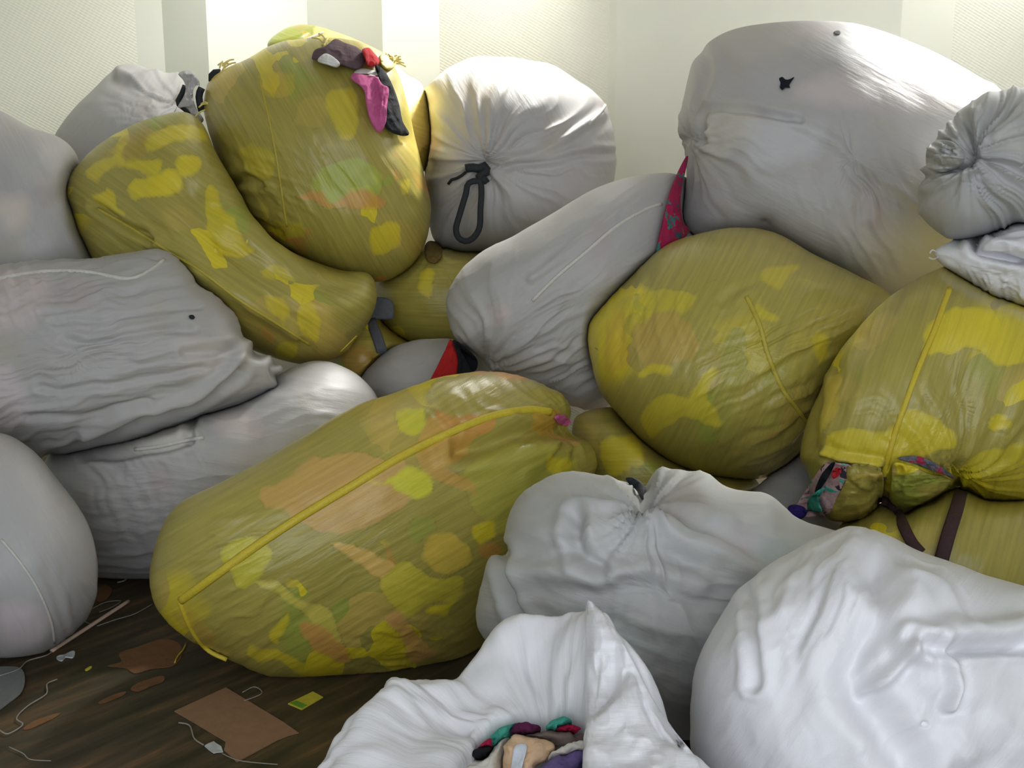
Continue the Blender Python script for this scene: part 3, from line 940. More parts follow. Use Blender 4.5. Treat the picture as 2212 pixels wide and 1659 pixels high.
PB = (0.60, 0.32, 0.10); LIME = (0.66, 0.62, 0.05)
fy = sack('fy', 'yellow_sack', 'big taut yellow sack lying on the floor at the front, long seam across it', YEL,
     [(330, 1290), (325, 1230), (345, 1150), (385, 1090), (470, 1045), (560, 1000), (650, 945), (760, 880), (850, 850), (950, 815), (1040, 802), (1120, 810), (1190, 835), (1232, 862), (1246, 895), (1252, 925), (1270, 948), (1290, 985), (1280, 1030), (1250, 1110), (1215, 1180), (1180, 1230), (1130, 1290), (1080, 1360), (1030, 1410), (960, 1440), (850, 1460), (740, 1462), (600, 1463), (540, 1445), (480, 1415), (400, 1375), (350, 1330)],
     (3.40, 0.55, 0.0), 0.43, axis=-30, N=340, M=100, root=True, p=2.5, lump=0.08,
     patches=[([(940, 830), (1050, 806), (1150, 822), (1210, 870), (1120, 890), (1000, 900), (930, 880)], OLIVE, .95), ([(1000, 1010), (1120, 960), (1240, 980), (1230, 1060), (1120, 1150), (1020, 1100)], (0.44, 0.41, 0.07), .8), ([(560, 1080), (680, 990), (820, 985), (860, 1000), (890, 1060), (800, 1130), (700, 1150), (640, 1120)], (0.60, 0.37, 0.12), 0.95),
              ([(930, 905), (970, 920), (1010, 935), (1020, 970), (960, 1010), (1030, 1060), (990, 1065), (900, 1000), (900, 960)], (0.60, 0.34, 0.08), 0.8),
              ([(785, 1035), (830, 1045), (880, 1010), (930, 1025), (945, 1060), (905, 1072), (850, 1050), (800, 1045)], LIME, 1),
              ([(855, 890), (900, 875), (925, 890), (910, 930), (870, 930)], LIME, .9), ([(480, 1200), (510, 1160), (545, 1155), (590, 1200), (560, 1250), (515, 1265), (500, 1240)], (0.58, 0.52, 0.05), .9),
              ([(560, 1250), (600, 1260), (660, 1300), (720, 1340), (740, 1400), (700, 1370), (640, 1310)], (0.62, 0.53, 0.10), .9),
              ([(720, 1170), (780, 1180), (880, 1240), (830, 1250), (770, 1220)], (0.74, 0.48, 0.14), .95), ([(920, 1180), (960, 1155), (1000, 1180), (1010, 1215), (970, 1240), (925, 1220)], (0.68, 0.49, 0.08), .95),
              ([(820, 1250), (890, 1215), (930, 1250), (1000, 1250), (990, 1290), (940, 1300), (880, 1330), (840, 1300)], (0.62, 0.53, 0.06), .95), ([(920, 1320), (970, 1300), (985, 1285), (960, 1330), (915, 1335)], BRIGHT, .9),
              ([(830, 1330), (860, 1320), (900, 1370), (950, 1400), (900, 1430), (860, 1370)], (0.68, 0.36, 0.12), .85), ([(650, 1360), (690, 1350), (740, 1390), (760, 1430), (690, 1410)], (0.66, 0.33, 0.09), .9),
              ([(590, 1370), (620, 1330), (632, 1335), (605, 1390)], BRIGHT, .8), ([(535, 1405), (570, 1400), (680, 1430), (720, 1462), (620, 1440)], BRIGHT, .8),
              ([(1020, 1140), (1060, 1120), (1065, 1160), (1030, 1175)], BRIGHT, .9), ([(1030, 1180), (1080, 1180), (1070, 1205), (1040, 1210)], ORANGE, .8), ([(1165, 985), (1230, 980), (1230, 1020), (1180, 1020)], BRIGHT, .8), ([(1195, 935), (1250, 930), (1270, 950), (1230, 960)], (0.72, 0.42, 0.12), .8),
              ([(1150, 900), (1200, 890), (1250, 900), (1220, 930), (1160, 935)], (0.62, 0.33, 0.05), .7), ([(885, 1130), (930, 1115), (940, 1150), (900, 1170)], GREEN, .8), ([(380, 1330), (420, 1320), (470, 1390), (430, 1390)], (0.52, 0.33, 0.06), .6)],
     fold=(('long', -30, 0.0030, 260, 22), ('lump', 0.008, 140), ('at', -30, 0.012, 220, 20, (500, 1370), 150), ('at', -15, 0.014, 170, 26, (480, 1150), 110), ('radial', (1245, 912), 0.045, 4, 120), ('pinch', (1250, 915), 0.14, 36), ('crease', [(1255, 918), (1180, 930), (1100, 950), (1000, 975)], 0.045, 20), ('bulge', (1120, 1000), 0.035, 90),
           ('at', 60, 0.012, 80, 34, (960, 880), 130), ('at', 8, 0.02, 220, 18, (900, 1440), 130)))
cord('seam', fy, ['fy'], [(390, 1298), (470, 1240), (560, 1175), (660, 1110), (760, 1050), (860, 990), (960, 940), (1060, 900), (1140, 885), (1190, 890)], 0.013, SEAMY, off=0.0015, flat=0.7)
cord('seam', fy, ['fy'], [(388, 1296), (400, 1330), (420, 1370), (450, 1405), (490, 1425)], 0.007, SEAMY, off=0.0015)
drape('torn_mouth', 'pink cloth showing in the gathered mouth', PINKC, ['fy'], [(1198, 900), (1212, 895), (1226, 902), (1234, 914), (1220, 920), (1206, 915)], fy, off=0.002, thick=0.003, crump=0.002, N=40, M=8)

sack('ky', 'knotted_sack', 'grey white sack twisted into a knot at the right edge, above a flat white sack', GRY,
     [(1985, 460), (1990, 420), (2000, 350), (2012, 308), (2040, 275), (2080, 235), (2140, 200), (2212, 188), (2320, 210), (2400, 300), (2400, 420), (2330, 480), (2212, 480), (2130, 505), (2060, 515), (2020, 495)],
     (3.62, 0, 0), 0.36, axis=80, root=True, N=260, M=70,
     fold=(('radial', (2095, 330), 0.075, 4.5, 190), ('pinch', (2095, 328), 0.08, 40), ('bulge', (2190, 330), 0.05, 60), ('crease', [(2085, 260), (2092, 330), (2080, 350), (2000, 385)], 0.04, 12), ('crease', [(2000, 345), (2040, 360), (2080, 345)], 0.05, 12)))
kyr = bpy.data.objects['knotted_sack']
drape('knot', 'twisted knot of sacking', GRY, ['ky'], [(2000, 350), (2004, 318), (2030, 302), (2062, 308), (2085, 335), (2070, 362), (2036, 372), (2008, 366)], kyr, off=0.004, thick=0.05, crump=0.03, cw=22, N=80, M=24)

sack('ws', 'flat_sack', 'thin slack white sack drooping over a yellow sack at the right edge', BRW,
     [(2018, 555), (2024, 535), (2060, 520), (2090, 500), (2140, 495), (2212, 478), (2330, 470), (2420, 540), (2400, 640), (2300, 690), (2212, 662), (2130, 628), (2060, 588)],
     (3.55, 0, 0), 0.16, axis=20, N=200, M=50, root=True,
     fold=(('long', 25, 0.0180, 120, 30), ('crease', [(2110, 505), (2120, 540), (2212, 560)], 0.05, 12), ('at', 80, 0.02, 40, 12, (2150, 600), 70)))
drape('torn_flap', None, BRW, ['ws'], [(2122, 542), (2142, 516), (2212, 496), (2280, 500), (2280, 570), (2212, 560), (2165, 545)], bpy.data.objects['flat_sack'], off=0.02, thick=0.006, crump=0.012, N=70, M=16)
for k, pl in enumerate([[(2024, 545), (2014, 540), (2008, 548)], [(2026, 556), (2016, 560), (2006, 556)], [(2110, 512), (2104, 522), (2112, 530)]]):
    cord('loose_thread', bpy.data.objects['flat_sack'], ['ws'], pl, 0.003, SEAMW, off=0.004, step=3)

ry = sack('ry', 'yellow_sack', 'yellow sack at the right with torn holes and a brown strap round its gathered mouth', YEL,
     [(1730, 985), (1745, 900), (1780, 820), (1830, 740), (1900, 660), (1970, 610), (2060, 570), (2150, 560), (2260, 600), (2350, 720), (2380, 880), (2350, 1000), (2250, 1070), (2140, 1085), (2070, 1062), (1990, 1090), (1950, 1110), (1905, 1085), (1880, 1105), (1830, 1128), (1775, 1110), (1757, 1060), (1742, 1020)],
     (3.52, 0.1, 0.0), 0.42, axis=-70, N=280, M=76, root=True,
     patches=[([(1990, 720), (2050, 670), (2130, 665), (2230, 670), (2280, 760), (2180, 790), (2130, 770), (2100, 750), (2040, 770), (2000, 765)], BRIGHT, .8), ([(1790, 940), (1830, 925), (1900, 940), (1960, 890), (2040, 920), (2060, 960), (1990, 985), (1880, 1000), (1790, 985)], BRIGHT, .7),
              ([(1850, 700), (1900, 680), (1930, 690), (1890, 740), (1850, 750)], TAN, .6), ([(1780, 830), (1815, 800), (1810, 880), (1780, 930), (1760, 960)], (0.60, 0.45, 0.06), .7), ([(1850, 1010), (1905, 1010), (1895, 1090), (1830, 1125), (1790, 1110)], (0.62, 0.46, 0.08), .8), ([(1920, 1000), (2060, 1020), (2080, 1060), (2000, 1090), (1930, 1090)], (0.66, 0.56, 0.03), .9), ([(2080, 1000), (2250, 960), (2300, 1050), (2150, 1085)], (0.64, 0.53, 0.03), .7), ([(2145, 905), (2170, 900), (2175, 930), (2150, 935)], BRIGHT, .8)],
     fold=(('long', -68, 0.0072, 260, 24), ('lump', 0.01, 120), ('radial', (2068, 1055), 0.06, 4.5, 150), ('pinch', (2068, 1060), 0.08, 40), ('radial', (1905, 1085), 0.035, 4, 90), ('pinch', (1905, 1075), 0.10, 26), ('crease', [(1785, 990), (1850, 1005), (1900, 1015)], 0.02, 8), ('ridge', [(1780, 978), (1850, 995), (1900, 1003)], 0.02, 8), ('crease', [(1770, 830), (1760, 900), (1748, 970)], 0.02, 12)))
cord('seam', ry, ['ry'], [(2052, 622), (2040, 655), (2020, 710), (1990, 780), (1960, 860), (1935, 930), (1915, 1000), (1906, 1040)], 0.009, SEAMY, off=0.0015)
FL = 'clothes showing through the tears of the right yellow sack'
drape('floral_garment', 'pink floral cloth with black and teal poking from a tear, above a white sack', FLORAL2, ['ry'], [(1766, 1020), (1785, 1000), (1810, 1000), (1838, 1006), (1832, 1030), (1808, 1080), (1790, 1110), (1762, 1116), (1728, 1118), (1704, 1112), (1726, 1080)], off=0.006, thick=0.012, N=80, M=20, group=FL, key='fl1')
drape('black_garment', 'narrow black cloth inside the left tear of the right yellow sack', BLACK, ['ry'], [(1794, 1002), (1804, 1000), (1790, 1030), (1768, 1062), (1760, 1060), (1774, 1026)], off=0.008, thick=0.008, N=50, M=8, group=FL, key='fl2', under=('fl1',))
drape('red_garment', 'red cloth beside the black cloth in the torn yellow sack', REDC, ['ry'], [(1796, 1022), (1806, 1010), (1818, 1014), (1812, 1028), (1800, 1034)], off=0.008, thick=0.008, N=40, M=8, group=FL, key='fl3', under=('fl1','fl2'))
drape('teal_garment', 'teal cloth hanging from the tear of the right yellow sack', TEALC, ['ry'], [(1748, 1076), (1772, 1056), (1782, 1056), (1768, 1078), (1776, 1104), (1760, 1106), (1744, 1098)], off=0.008, thick=0.01, N=50, M=8, group=FL, key='fl4', under=('fl1','fl2'))
drape('navy_garment', 'navy cloth bunched at the lowest tip of the torn yellow sack', NAVYC, ['ry'], [(1702, 1096), (1716, 1090), (1738, 1096), (1742, 1112), (1724, 1124), (1706, 1116)], off=0.02, thick=0.03, N=50, M=10, group=FL, key='fl5', under=('fl1','fl4'))
drape('grey_garment', 'grey cloth with red seen through the curved slit of the torn yellow sack', mat_cloth('slate_red_cloth', [(0.12, 0.12, 0.15), (0.16, 0.16, 0.19), (0.40, 0.03, 0.08), (0.14, 0.14, 0.17)], 20), ['ry'], [(1938, 990), (1980, 985), (2020, 1000), (2050, 1020), (2064, 1036), (2030, 1022), (2005, 1014), (1975, 1002)], off=0.004, thick=0.006, N=60, M=8, group=FL)
drape('torn_flap', 'yellow flap peeling from the left tear', YEL, ['ry'], [(1836, 1004), (1900, 1014), (1908, 1060), (1892, 1098), (1850, 1124), (1800, 1122), (1786, 1112), (1806, 1078), (1826, 1040)], ry, off=0.02, thick=0.008, crump=0.02, cw=40, N=90, M=20)
drape('torn_flap', 'bright yellow flap hanging below the slit', YEL, ['ry'], [(1932, 1000), (1975, 1008), (2010, 1024), (2040, 1030), (2058, 1045), (2020, 1078), (1985, 1092), (1945, 1096), (1922, 1080), (1925, 1040)], ry, off=0.012, thick=0.01, crump=0.022, cw=34, N=90, M=20)

ly = sack('ly', 'yellow_sack', 'yellow sack crossed by two brown strap ends, under the torn sack at right', YEL,
     [(1790, 1190), (1840, 1110), (1950, 1075), (2080, 1050), (2200, 1075), (2300, 1150), (2330, 1260), (2280, 1380), (2100, 1430), (1920, 1390), (1810, 1290)],
     (3.36, 0.0, 0), 0.38, axis=-75, N=200, M=50, skip=(), fold=(('long', -65, 0.0072, 200, 22), ('lump', 0.01, 100)))
cord('strap', ry, ['ly', 'ry'], [(2076, 1062), (2066, 1100), (2050, 1150), (2036, 1200), (2030, 1225)], 0.020, BRNST, off=0.02, flat=0.3, label='dark brown strap end')
cord('strap', ry, ['ly', 'ry'], [(1905, 1082), (1925, 1088), (1940, 1110), (1958, 1150), (1972, 1175), (1990, 1195)], 0.017, BRNST, off=0.02, flat=0.3, label='dark brown strap end')
cord('strap', ry, ['ry'], [(1903, 1082), (1898, 1068), (1904, 1036), (1910, 1030)], 0.010, BRNST, off=0.012, flat=0.5, label='dark brown strap knot')

sack('wb', 'white_sack', 'white sack glimpsed between two yellow sacks below the torn clothes', WHT,
     [(1615, 1090), (1640, 1046), (1690, 1012), (1745, 975), (1800, 1030), (1830, 1120), (1800, 1210), (1700, 1230), (1630, 1180)], (3.92, 0, 0), 0.18, N=120, M=24, fold=(('lump', 0.012, 60),))

my = sack('my', 'yellow_sack', 'glossy yellow sack in the middle right, below the largest white sack', YEL,
     [(1270, 720), (1285, 680), (1380, 580), (1440, 530), (1510, 505), (1600, 492), (1680, 505), (1760, 550), (1850, 595), (1925, 640), (1960, 720), (1900, 830), (1830, 900), (1760, 960), (1720, 1000), (1660, 1030), (1580, 1032), (1480, 1010), (1400, 960), (1340, 900), (1295, 840), (1275, 770)],
     (3.98, 0.05, 0.0), 0.48, axis=-62, N=280, M=76, root=True,
     patches=[([(1500, 640), (1680, 560), (1860, 620), (1880, 780), (1720, 940), (1560, 960), (1540, 780)], OLIVE, .7), ([(1330, 660), (1420, 630), (1500, 640), (1490, 680), (1400, 690), (1340, 740)], (0.60, 0.50, 0.04), .7), ([(1370, 700), (1480, 690), (1500, 760), (1420, 790), (1380, 770)], (0.56, 0.36, 0.09), .55), ([(1380, 900), (1440, 850), (1490, 855), (1530, 795), (1545, 810), (1530, 870), (1570, 910), (1540, 920), (1480, 900), (1430, 925), (1400, 950)], (0.64, 0.53, 0.05), .85),
              ([(1650, 590), (1720, 570), (1690, 620), (1650, 620)], BRIGHT, .5), ([(1380, 800), (1405, 780), (1440, 780), (1462, 800), (1450, 806), (1420, 796), (1395, 810)], BRIGHT, .7), ([(1745, 740), (1790, 730), (1775, 790), (1755, 780)], BRIGHT, .6), ([(1640, 650), (1680, 690), (1660, 700), (1635, 670)], BRIGHT, .5), ([(1310, 700), (1345, 680), (1350, 790), (1300, 800)], ORANGE, .3)],
     fold=(('long', -62, 0.0060, 240, 20), ('lump', 0.008, 120), ('at', -30, 0.030, 260, 24, (1700, 900), 170), ('at', -25, 0.022, 260, 22, (1780, 780), 140), ('at', 88, 0.016, 200, 22, (1390, 700), 130), ('crease', [(1560, 650), (1590, 625), (1630, 605)], 0.010, 9)))
cord('seam', my, ['my'], [(1612, 640), (1640, 700), (1660, 770), (1690, 840), (1720, 880), (1745, 915)], 0.008, SEAMD, off=0.0015)

sack('yb', 'yellow_sack', 'yellow sack low in the gap between the front sack and the glossy one', YEL,
     [(1235, 920), (1262, 888), (1320, 880), (1400, 900), (1500, 960), (1600, 1010), (1640, 1050), (1650, 1100), (1580, 1190), (1420, 1205), (1300, 1170), (1245, 1050)], (4.02, 0, 0), 0.34, N=140, M=30, fold=(('lump', 0.02, 90), ('long', 10, 0.0072, 100, 24)), patches=[([(1300, 960), (1380, 950), (1390, 1000), (1310, 1020)], BRIGHT, .7)])

# ------------------------------------------------------------------ left side
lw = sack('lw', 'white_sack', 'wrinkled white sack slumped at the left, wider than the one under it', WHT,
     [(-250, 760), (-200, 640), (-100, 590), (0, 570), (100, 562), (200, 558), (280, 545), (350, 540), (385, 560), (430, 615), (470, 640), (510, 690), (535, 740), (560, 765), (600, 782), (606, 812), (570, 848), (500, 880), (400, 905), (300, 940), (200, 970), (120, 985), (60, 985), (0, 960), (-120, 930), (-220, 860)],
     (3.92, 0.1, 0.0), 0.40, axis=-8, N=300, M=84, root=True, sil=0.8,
     patches=[([(-20, 600), (60, 590), (110, 620), (80, 690), (-20, 700)], (0.72, 0.58, 0.58), .45), ([(-60, 790), (40, 800), (60, 900), (-40, 910)], (0.70, 0.58, 0.60), .4), ([(380, 730), (470, 740), (480, 790), (400, 800)], (0.70, 0.62, 0.60), .35)],
     fold=(('long', -9, 0.014, 330, 26), ('long', -14, 0.012, 120, 13), ('lump', 0.012, 120), ('crease', [(140, 735), (200, 745), (260, 730), (330, 715), (420, 715)], 0.013, 8), ('at', -10, 0.008, 320, 14, (300, 790), 260), ('crease', [(120, 700), (220, 690), (330, 672), (430, 668)], 0.010, 7), ('crease', [(90, 840), (220, 832), (330, 812), (440, 790)], 0.012, 8), ('crease', [(60, 900), (200, 892), (320, 868)], 0.012, 8), ('crease', [(230, 640), (330, 622), (430, 612)], 0.008, 8), ('ridge', [(300, 770), (400, 745), (510, 735)], 0.010, 14), ('crease', [(560, 765), (520, 750), (470, 755), (400, 760)], 0.015, 9), ('ridge', [(535, 745), (490, 800), (420, 850), (300, 890), (180, 935)], 0.022, 12), ('crease', [(520, 800), (440, 860), (330, 905), (210, 950), (100, 985)], 0.028, 10), ('crease', [(610, 815), (590, 800), (600, 780)], 0.03, 10), ('at', 70, 0.02, 60, 14, (40, 620), 80)))
cord('seam', lw, ['lw'], [(-20, 605), (50, 592), (110, 586), (190, 588), (280, 602), (330, 580), (355, 560)], 0.0075, SEAMW, off=0.001)
drape('puncture', 'small dark hole', CHAR, ['lw'], [(408, 682), (416, 680), (421, 685), (417, 690), (410, 688)], lw, off=0.0015, thick=0.001, crump=0.001, N=24, M=4)

ll = sack('ll', 'white_sack', 'long white sack on the floor under the wrinkled one, behind the front yellow sack', WHT,
     [(95, 1000), (130, 965), (250, 900), (400, 870), (560, 830), (640, 790), (700, 780), (760, 800), (810, 850), (830, 920), (810, 1000), (760, 1080), (680, 1160), (560, 1230), (440, 1250), (330, 1248), (215, 1245), (140, 1210), (60, 1130), (60, 1050)],
     (4.10, 0.15, 0), 0.42, axis=10, N=260, M=64, root=True,
     patches=[([(470, 890), (540, 885), (550, 940), (480, 940)], (0.74, 0.60, 0.58), .4), ([(200, 920), (300, 900), (400, 890), (410, 960), (250, 970)], (0.72, 0.68, 0.58), .4)],
     fold=(('long', -6, 0.0108, 200, 30), ('lump', 0.014, 110), ('crease', [(190, 985), (280, 978), (360, 968), (410, 955)], 0.03, 10), ('crease', [(425, 880), (420, 920), (405, 955)], 0.02, 9), ('at', 65, 0.018, 110, 16, (260, 1050), 110), ('at', 5, 0.012, 220, 13, (280, 1190), 120)))
cord('seam', ll, ['ll'], [(290, 971), (340, 965), (400, 952), (440, 945)], 0.007, SEAMW, off=0.001)

yl = sack('yl', 'yellow_sack', 'yellow sack slumped diagonally on the left, under the topmost yellow sack', YEL,
     [(145, 410), (162, 362), (230, 300), (300, 265), (360, 245), (405, 243), (440, 270), (470, 340), (520, 430), (560, 500), (620, 540), (720, 575), (790, 590), (808, 625), (800, 680), (770, 730), (740, 765), (680, 785), (630, 782), (560, 760), (480, 720), (400, 680), (300, 660), (230, 610), (180, 520), (155, 450)],
     (4.40, 0.05, 0.0), 0.42, axis=35, N=260, M=70, root=True,
     patches=[([(195, 360), (250, 335), (290, 350), (330, 345), (350, 370), (320, 385), (270, 360), (210, 390)], BRIGHT, .75), ([(280, 410), (300, 390), (360, 380), (400, 395), (380, 425), (320, 435), (290, 425)], BRIGHT, .9), ([(270, 345), (290, 310), (310, 300), (318, 320), (290, 355)], (0.42, 0.31, 0.06), .9), ([(310, 310), (350, 280), (420, 280), (440, 300), (380, 320), (330, 325)], BRIGHT, .8), ([(385, 360), (405, 340), (428, 345), (420, 380), (395, 390)], BRIGHT, .85),
              ([(195, 420), (240, 405), (245, 440), (280, 465), (230, 450), (200, 440)], BRIGHT, .8), ([(450, 400), (480, 430), (520, 500), (560, 530), (480, 540), (440, 480)], (0.66, 0.52, 0.02), .8), ([(640, 700), (660, 650), (690, 690), (680, 740)], BRIGHT, .7), ([(560, 640), (600, 650), (620, 690), (580, 680)], BRIGHT, .6), ([(565, 710), (590, 710), (585, 735), (565, 730)], ORANGE, .6), ([(560, 570), (620, 570), (640, 600), (590, 600)], BRIGHT, .5), ([(600, 735), (640, 730), (640, 770), (610, 765)], BRIGHT, .7), ([(350, 290), (240, 330), (300, 285)], (0.48, 0.33, 0.07), .5)],
     fold=(('long', 35, 0.0084, 160, 24), ('lump', 0.014, 110), ('crease', [(205, 445), (260, 480), (330, 520)], 0.03, 9), ('ridge', [(330, 520), (440, 590), (540, 650), (640, 720)], 0.02, 14), ('crease', [(420, 420), (470, 500), (540, 560), (640, 590), (740, 600)], 0.05, 40)))
cord('seam', yl, ['yl'], [(210, 450), (280, 490), (360, 540), (440, 590), (520, 650), (600, 700), (670, 745)], 0.006, SEAMD, off=0.001)
cord('loose_thread', yl, ['yl'], [(770, 725), (750, 745), (735, 760)], 0.004, SEAMY, off=0.002)

sack('fl', 'white_sack', 'white sack at the left edge beside the slumped yellow one, above the wrinkled sack', WHT,
     [(-250, 400), (-200, 270), (-80, 225), (0, 240), (60, 275), (130, 300), (168, 335), (172, 370), (175, 430), (190, 500), (210, 560), (190, 640), (60, 690), (-100, 680), (-230, 560)],
     (4.42, 0.05, 0), 0.36, axis=60, N=180, M=44, patches=[([(0, 430), (50, 430), (60, 490), (10, 490)], (0.74, 0.62, 0.52), .5)], fold=(('long', 50, 0.0072, 160, 40), ('lump', 0.014, 100)))

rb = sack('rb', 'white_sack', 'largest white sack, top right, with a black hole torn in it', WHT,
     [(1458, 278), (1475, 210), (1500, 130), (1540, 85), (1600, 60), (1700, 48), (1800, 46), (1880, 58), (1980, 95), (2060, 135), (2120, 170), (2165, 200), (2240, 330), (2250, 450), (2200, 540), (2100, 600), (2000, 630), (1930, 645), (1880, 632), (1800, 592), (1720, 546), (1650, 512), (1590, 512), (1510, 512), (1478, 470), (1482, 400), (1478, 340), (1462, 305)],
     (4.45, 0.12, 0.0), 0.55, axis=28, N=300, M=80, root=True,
     patches=[([(1720, 190), (1900, 130), (2000, 150), (2080, 220), (2000, 240), (1850, 230)], (0.74, 0.63, 0.62), .45), ([(1510, 235), (1570, 225), (1640, 245), (1600, 310), (1530, 330)], (0.72, 0.68, 0.58), .4), ([(1620, 265), (1760, 275), (1760, 340), (1620, 350)], (0.60, 0.60, 0.63), .5), ([(1560, 70), (1680, 60), (1710, 110), (1620, 130)], (0.62, 0.57, 0.52), .35), ([(1720, 60), (1790, 60), (1790, 75), (1720, 80)], (0.74, 0.60, 0.60), .4)],
     fold=(('lump', 0.012, 170), ('at', 70, 0.020, 110, 15, (1850, 400), 110), ('at', 62, 0.022, 120, 22, (1920, 470), 110), ('crease', [(1508, 310), (1512, 260), (1535, 235), (1600, 235), (1660, 245), (1730, 260)], 0.022, 8), ('ridge', [(1720, 262), (1790, 300), (1850, 345), (1920, 400), (1980, 440)], 0.012, 10), ('pinch', (1468, 302), 0.08, 40), ('radial', (1475, 305), 0.05, 4, 120), ('pinch', (1690, 180), 0.03, 14), ('pinch', (1648, 496), 0.05, 30), ('crease', [(1500, 90), (1530, 150), (1505, 230), (1500, 300)], 0.014, 12)))
sl = sack('sl', 'white_sack', 'slanting white sack in the centre with red cloth at its lower end', WHT,
     [(970, 690), (966, 640), (990, 590), (1040, 545), (1120, 505), (1210, 450), (1290, 405), (1370, 380), (1450, 374), (1500, 400), (1530, 480), (1500, 600), (1440, 700), (1380, 800), (1320, 870), (1270, 885), (1200, 862), (1120, 832), (1060, 806), (1022, 772), (985, 737)],
     (4.30, 0.45, 0.1), 0.45, axis=-33, N=260, M=70, root=True,
     patches=[([(1060, 680), (1085, 668), (1090, 685), (1070, 692)], (0.75, 0.55, 0.55), .5)],
     fold=(('long', -33, 0.0084, 240, 28), ('lump', 0.008, 110), ('radial', (1045, 800), 0.05, 4.5, 150), ('pinch', (1030, 790), 0.06, 40), ('at', -28, 0.03, 240, 20, (1230, 800), 120), ('ridge', [(1150, 600), (1200, 560), (1260, 520), (1330, 470)], 0.010, 8)))
cord('seam', sl, ['sl'], [(1150, 650), (1200, 600), (1265, 545), (1330, 490), (1390, 455), (1430, 440)], 0.007, SEAMW, off=0.001)
GS = 'clothes at the end of the slanting sack'
drape('red_garment', 'red ribbed cloth poking from the slanting white sack beside a black cloth', REDST, ['sl'], [(973, 733), (985, 750), (990, 775), (990, 812), (960, 818), (928, 828), (945, 790), (962, 755)], off=0.02, thick=0.012, crump=0.008, cw=12, N=70, M=14, default=4.2, group=GS, key='s1')
drape('black_garment', 'black cloth poking from the slanting white sack beside a red cloth', BLACK, ['sl'], [(978, 735), (1000, 745), (1022, 765), (1032, 782), (1026, 802), (1000, 812), (988, 808), (990, 775)], off=0.01, thick=0.012, crump=0.006, N=60, M=12, default=4.2, group=GS, key='s2', under=('s1',))

drape('tear_hole', 'black cloth in the torn hole', BLACK, ['rb'], [(1683, 170), (1690, 166), (1697, 172), (1706, 171), (1716, 166), (1709, 177), (1705, 184), (1707, 190), (1697, 189), (1690, 194), (1685, 188), (1686, 179)], rb, off=0.0015, thick=0.001, crump=0.002, N=40, M=6)
drape('puncture', 'tiny dark hole', CHAR, ['rb'], [(1802, 68), (1812, 66), (1816, 72), (1806, 74)], rb, off=0.0015, thick=0.001, crump=0.001, N=24, M=4)
drape('floral_garment', 'dark red floral cloth hanging between the largest white sack and the slanting one', FLORAL, ['sl'], [(1482, 338), (1486, 346), (1474, 400), (1470, 440), (1476, 480), (1492, 498), (1470, 520), (1450, 545), (1428, 560), (1418, 542), (1428, 490), (1442, 430), (1460, 380)], off=0.02, thick=0.03, crump=0.02, cw=26, N=90, M=18, default=4.30)

sack('sw', 'white_sack', 'small white sack between the front yellow sack and the red cloth', WHT,
     [(780, 820), (806, 785), (855, 748), (920, 732), (990, 735), (1050, 780), (1060, 870), (960, 920), (850, 905), (785, 860)], (4.55, 0, 0), 0.26, N=140, M=30, axis=-20, fold=(('lump', 0.012, 70), ('long', -10, 0.0072, 90, 18)))

ty = sack('ty', 'yellow_sack', 'topmost yellow sack, upper left, clothes spilling from its torn top', YEL,
     [(440, 225), (452, 175), (480, 152), (530, 130), (585, 98), (640, 85), (720, 80), (790, 95), (840, 130), (868, 180), (885, 240), (905, 320), (920, 390), (932, 450), (925, 510), (900, 560), (860, 595), (815, 610), (740, 595), (650, 560), (570, 520), (520, 470), (490, 410), (462, 320), (445, 265)],
     (4.72, 0.1, 0.0), 0.50, axis=60, N=260, M=72, root=True,
     patches=[([(680, 390), (720, 350), (790, 350), (820, 380), (800, 440), (740, 450), (690, 440)], (0.40, 0.47, 0.07), .85), ([(640, 425), (690, 420), (730, 440), (760, 412), (790, 415), (830, 440), (790, 452), (700, 445)], (0.66, 0.30, 0.07), .8), ([(700, 200), (750, 190), (780, 230), (770, 300), (720, 290)], BRIGHT, .6), ([(640, 220), (700, 210), (690, 280), (640, 270)], TAN, .45), ([(810, 490), (860, 480), (855, 530), (815, 545)], BRIGHT, .8), ([(860, 390), (885, 380), (880, 410), (865, 412)], BRIGHT, .6), ([(560, 160), (640, 150), (630, 190), (570, 200)], (0.62, 0.46, 0.05), .5), ([(530, 320), (590, 330), (600, 380), (540, 370)], BRIGHT, .4), ([(590, 470), (640, 480), (650, 510), (600, 500)], BRIGHT, .5)],
     fold=(('long', 60, 0.0072, 180, 28), ('lump', 0.014, 120), ('at', 30, 0.02, 100, 20, (560, 420), 90), ('crease', [(500, 395), (530, 385), (560, 400)], 0.03, 10), ('pinch', (880, 300), 0.03, 30), ('crease', [(470, 390), (520, 460), (600, 510)], 0.02, 12)))
cord('seam', ty, ['ty'], [(560, 170), (575, 230), (590, 300), (602, 370), (612, 440), (620, 490)], 0.0045, SEAMD, off=0.001)
GT = 'clothes spilling from the top yellow sack'
drape('mauve_garment', 'mauve brown cloth folded over the torn top of the topmost yellow sack', MAUVE, ['ty'], [(674, 128), (680, 108), (705, 98), (724, 84), (745, 92), (775, 104), (790, 124), (784, 142), (766, 150), (740, 142), (712, 136), (690, 128)], off=0.01, thick=0.04, crump=0.03, cw=30, N=90, M=20, group=GT, key='t1')
drape('white_garment', 'scrap of white cloth under the mauve cloth on the top sack', WHITEC, ['ty'], [(686, 132), (700, 116), (716, 120), (734, 136), (728, 146), (712, 142)], off=0.006, thick=0.03, crump=0.01, cw=20, N=50, M=10, group=GT, key='t2', under=('t1',))
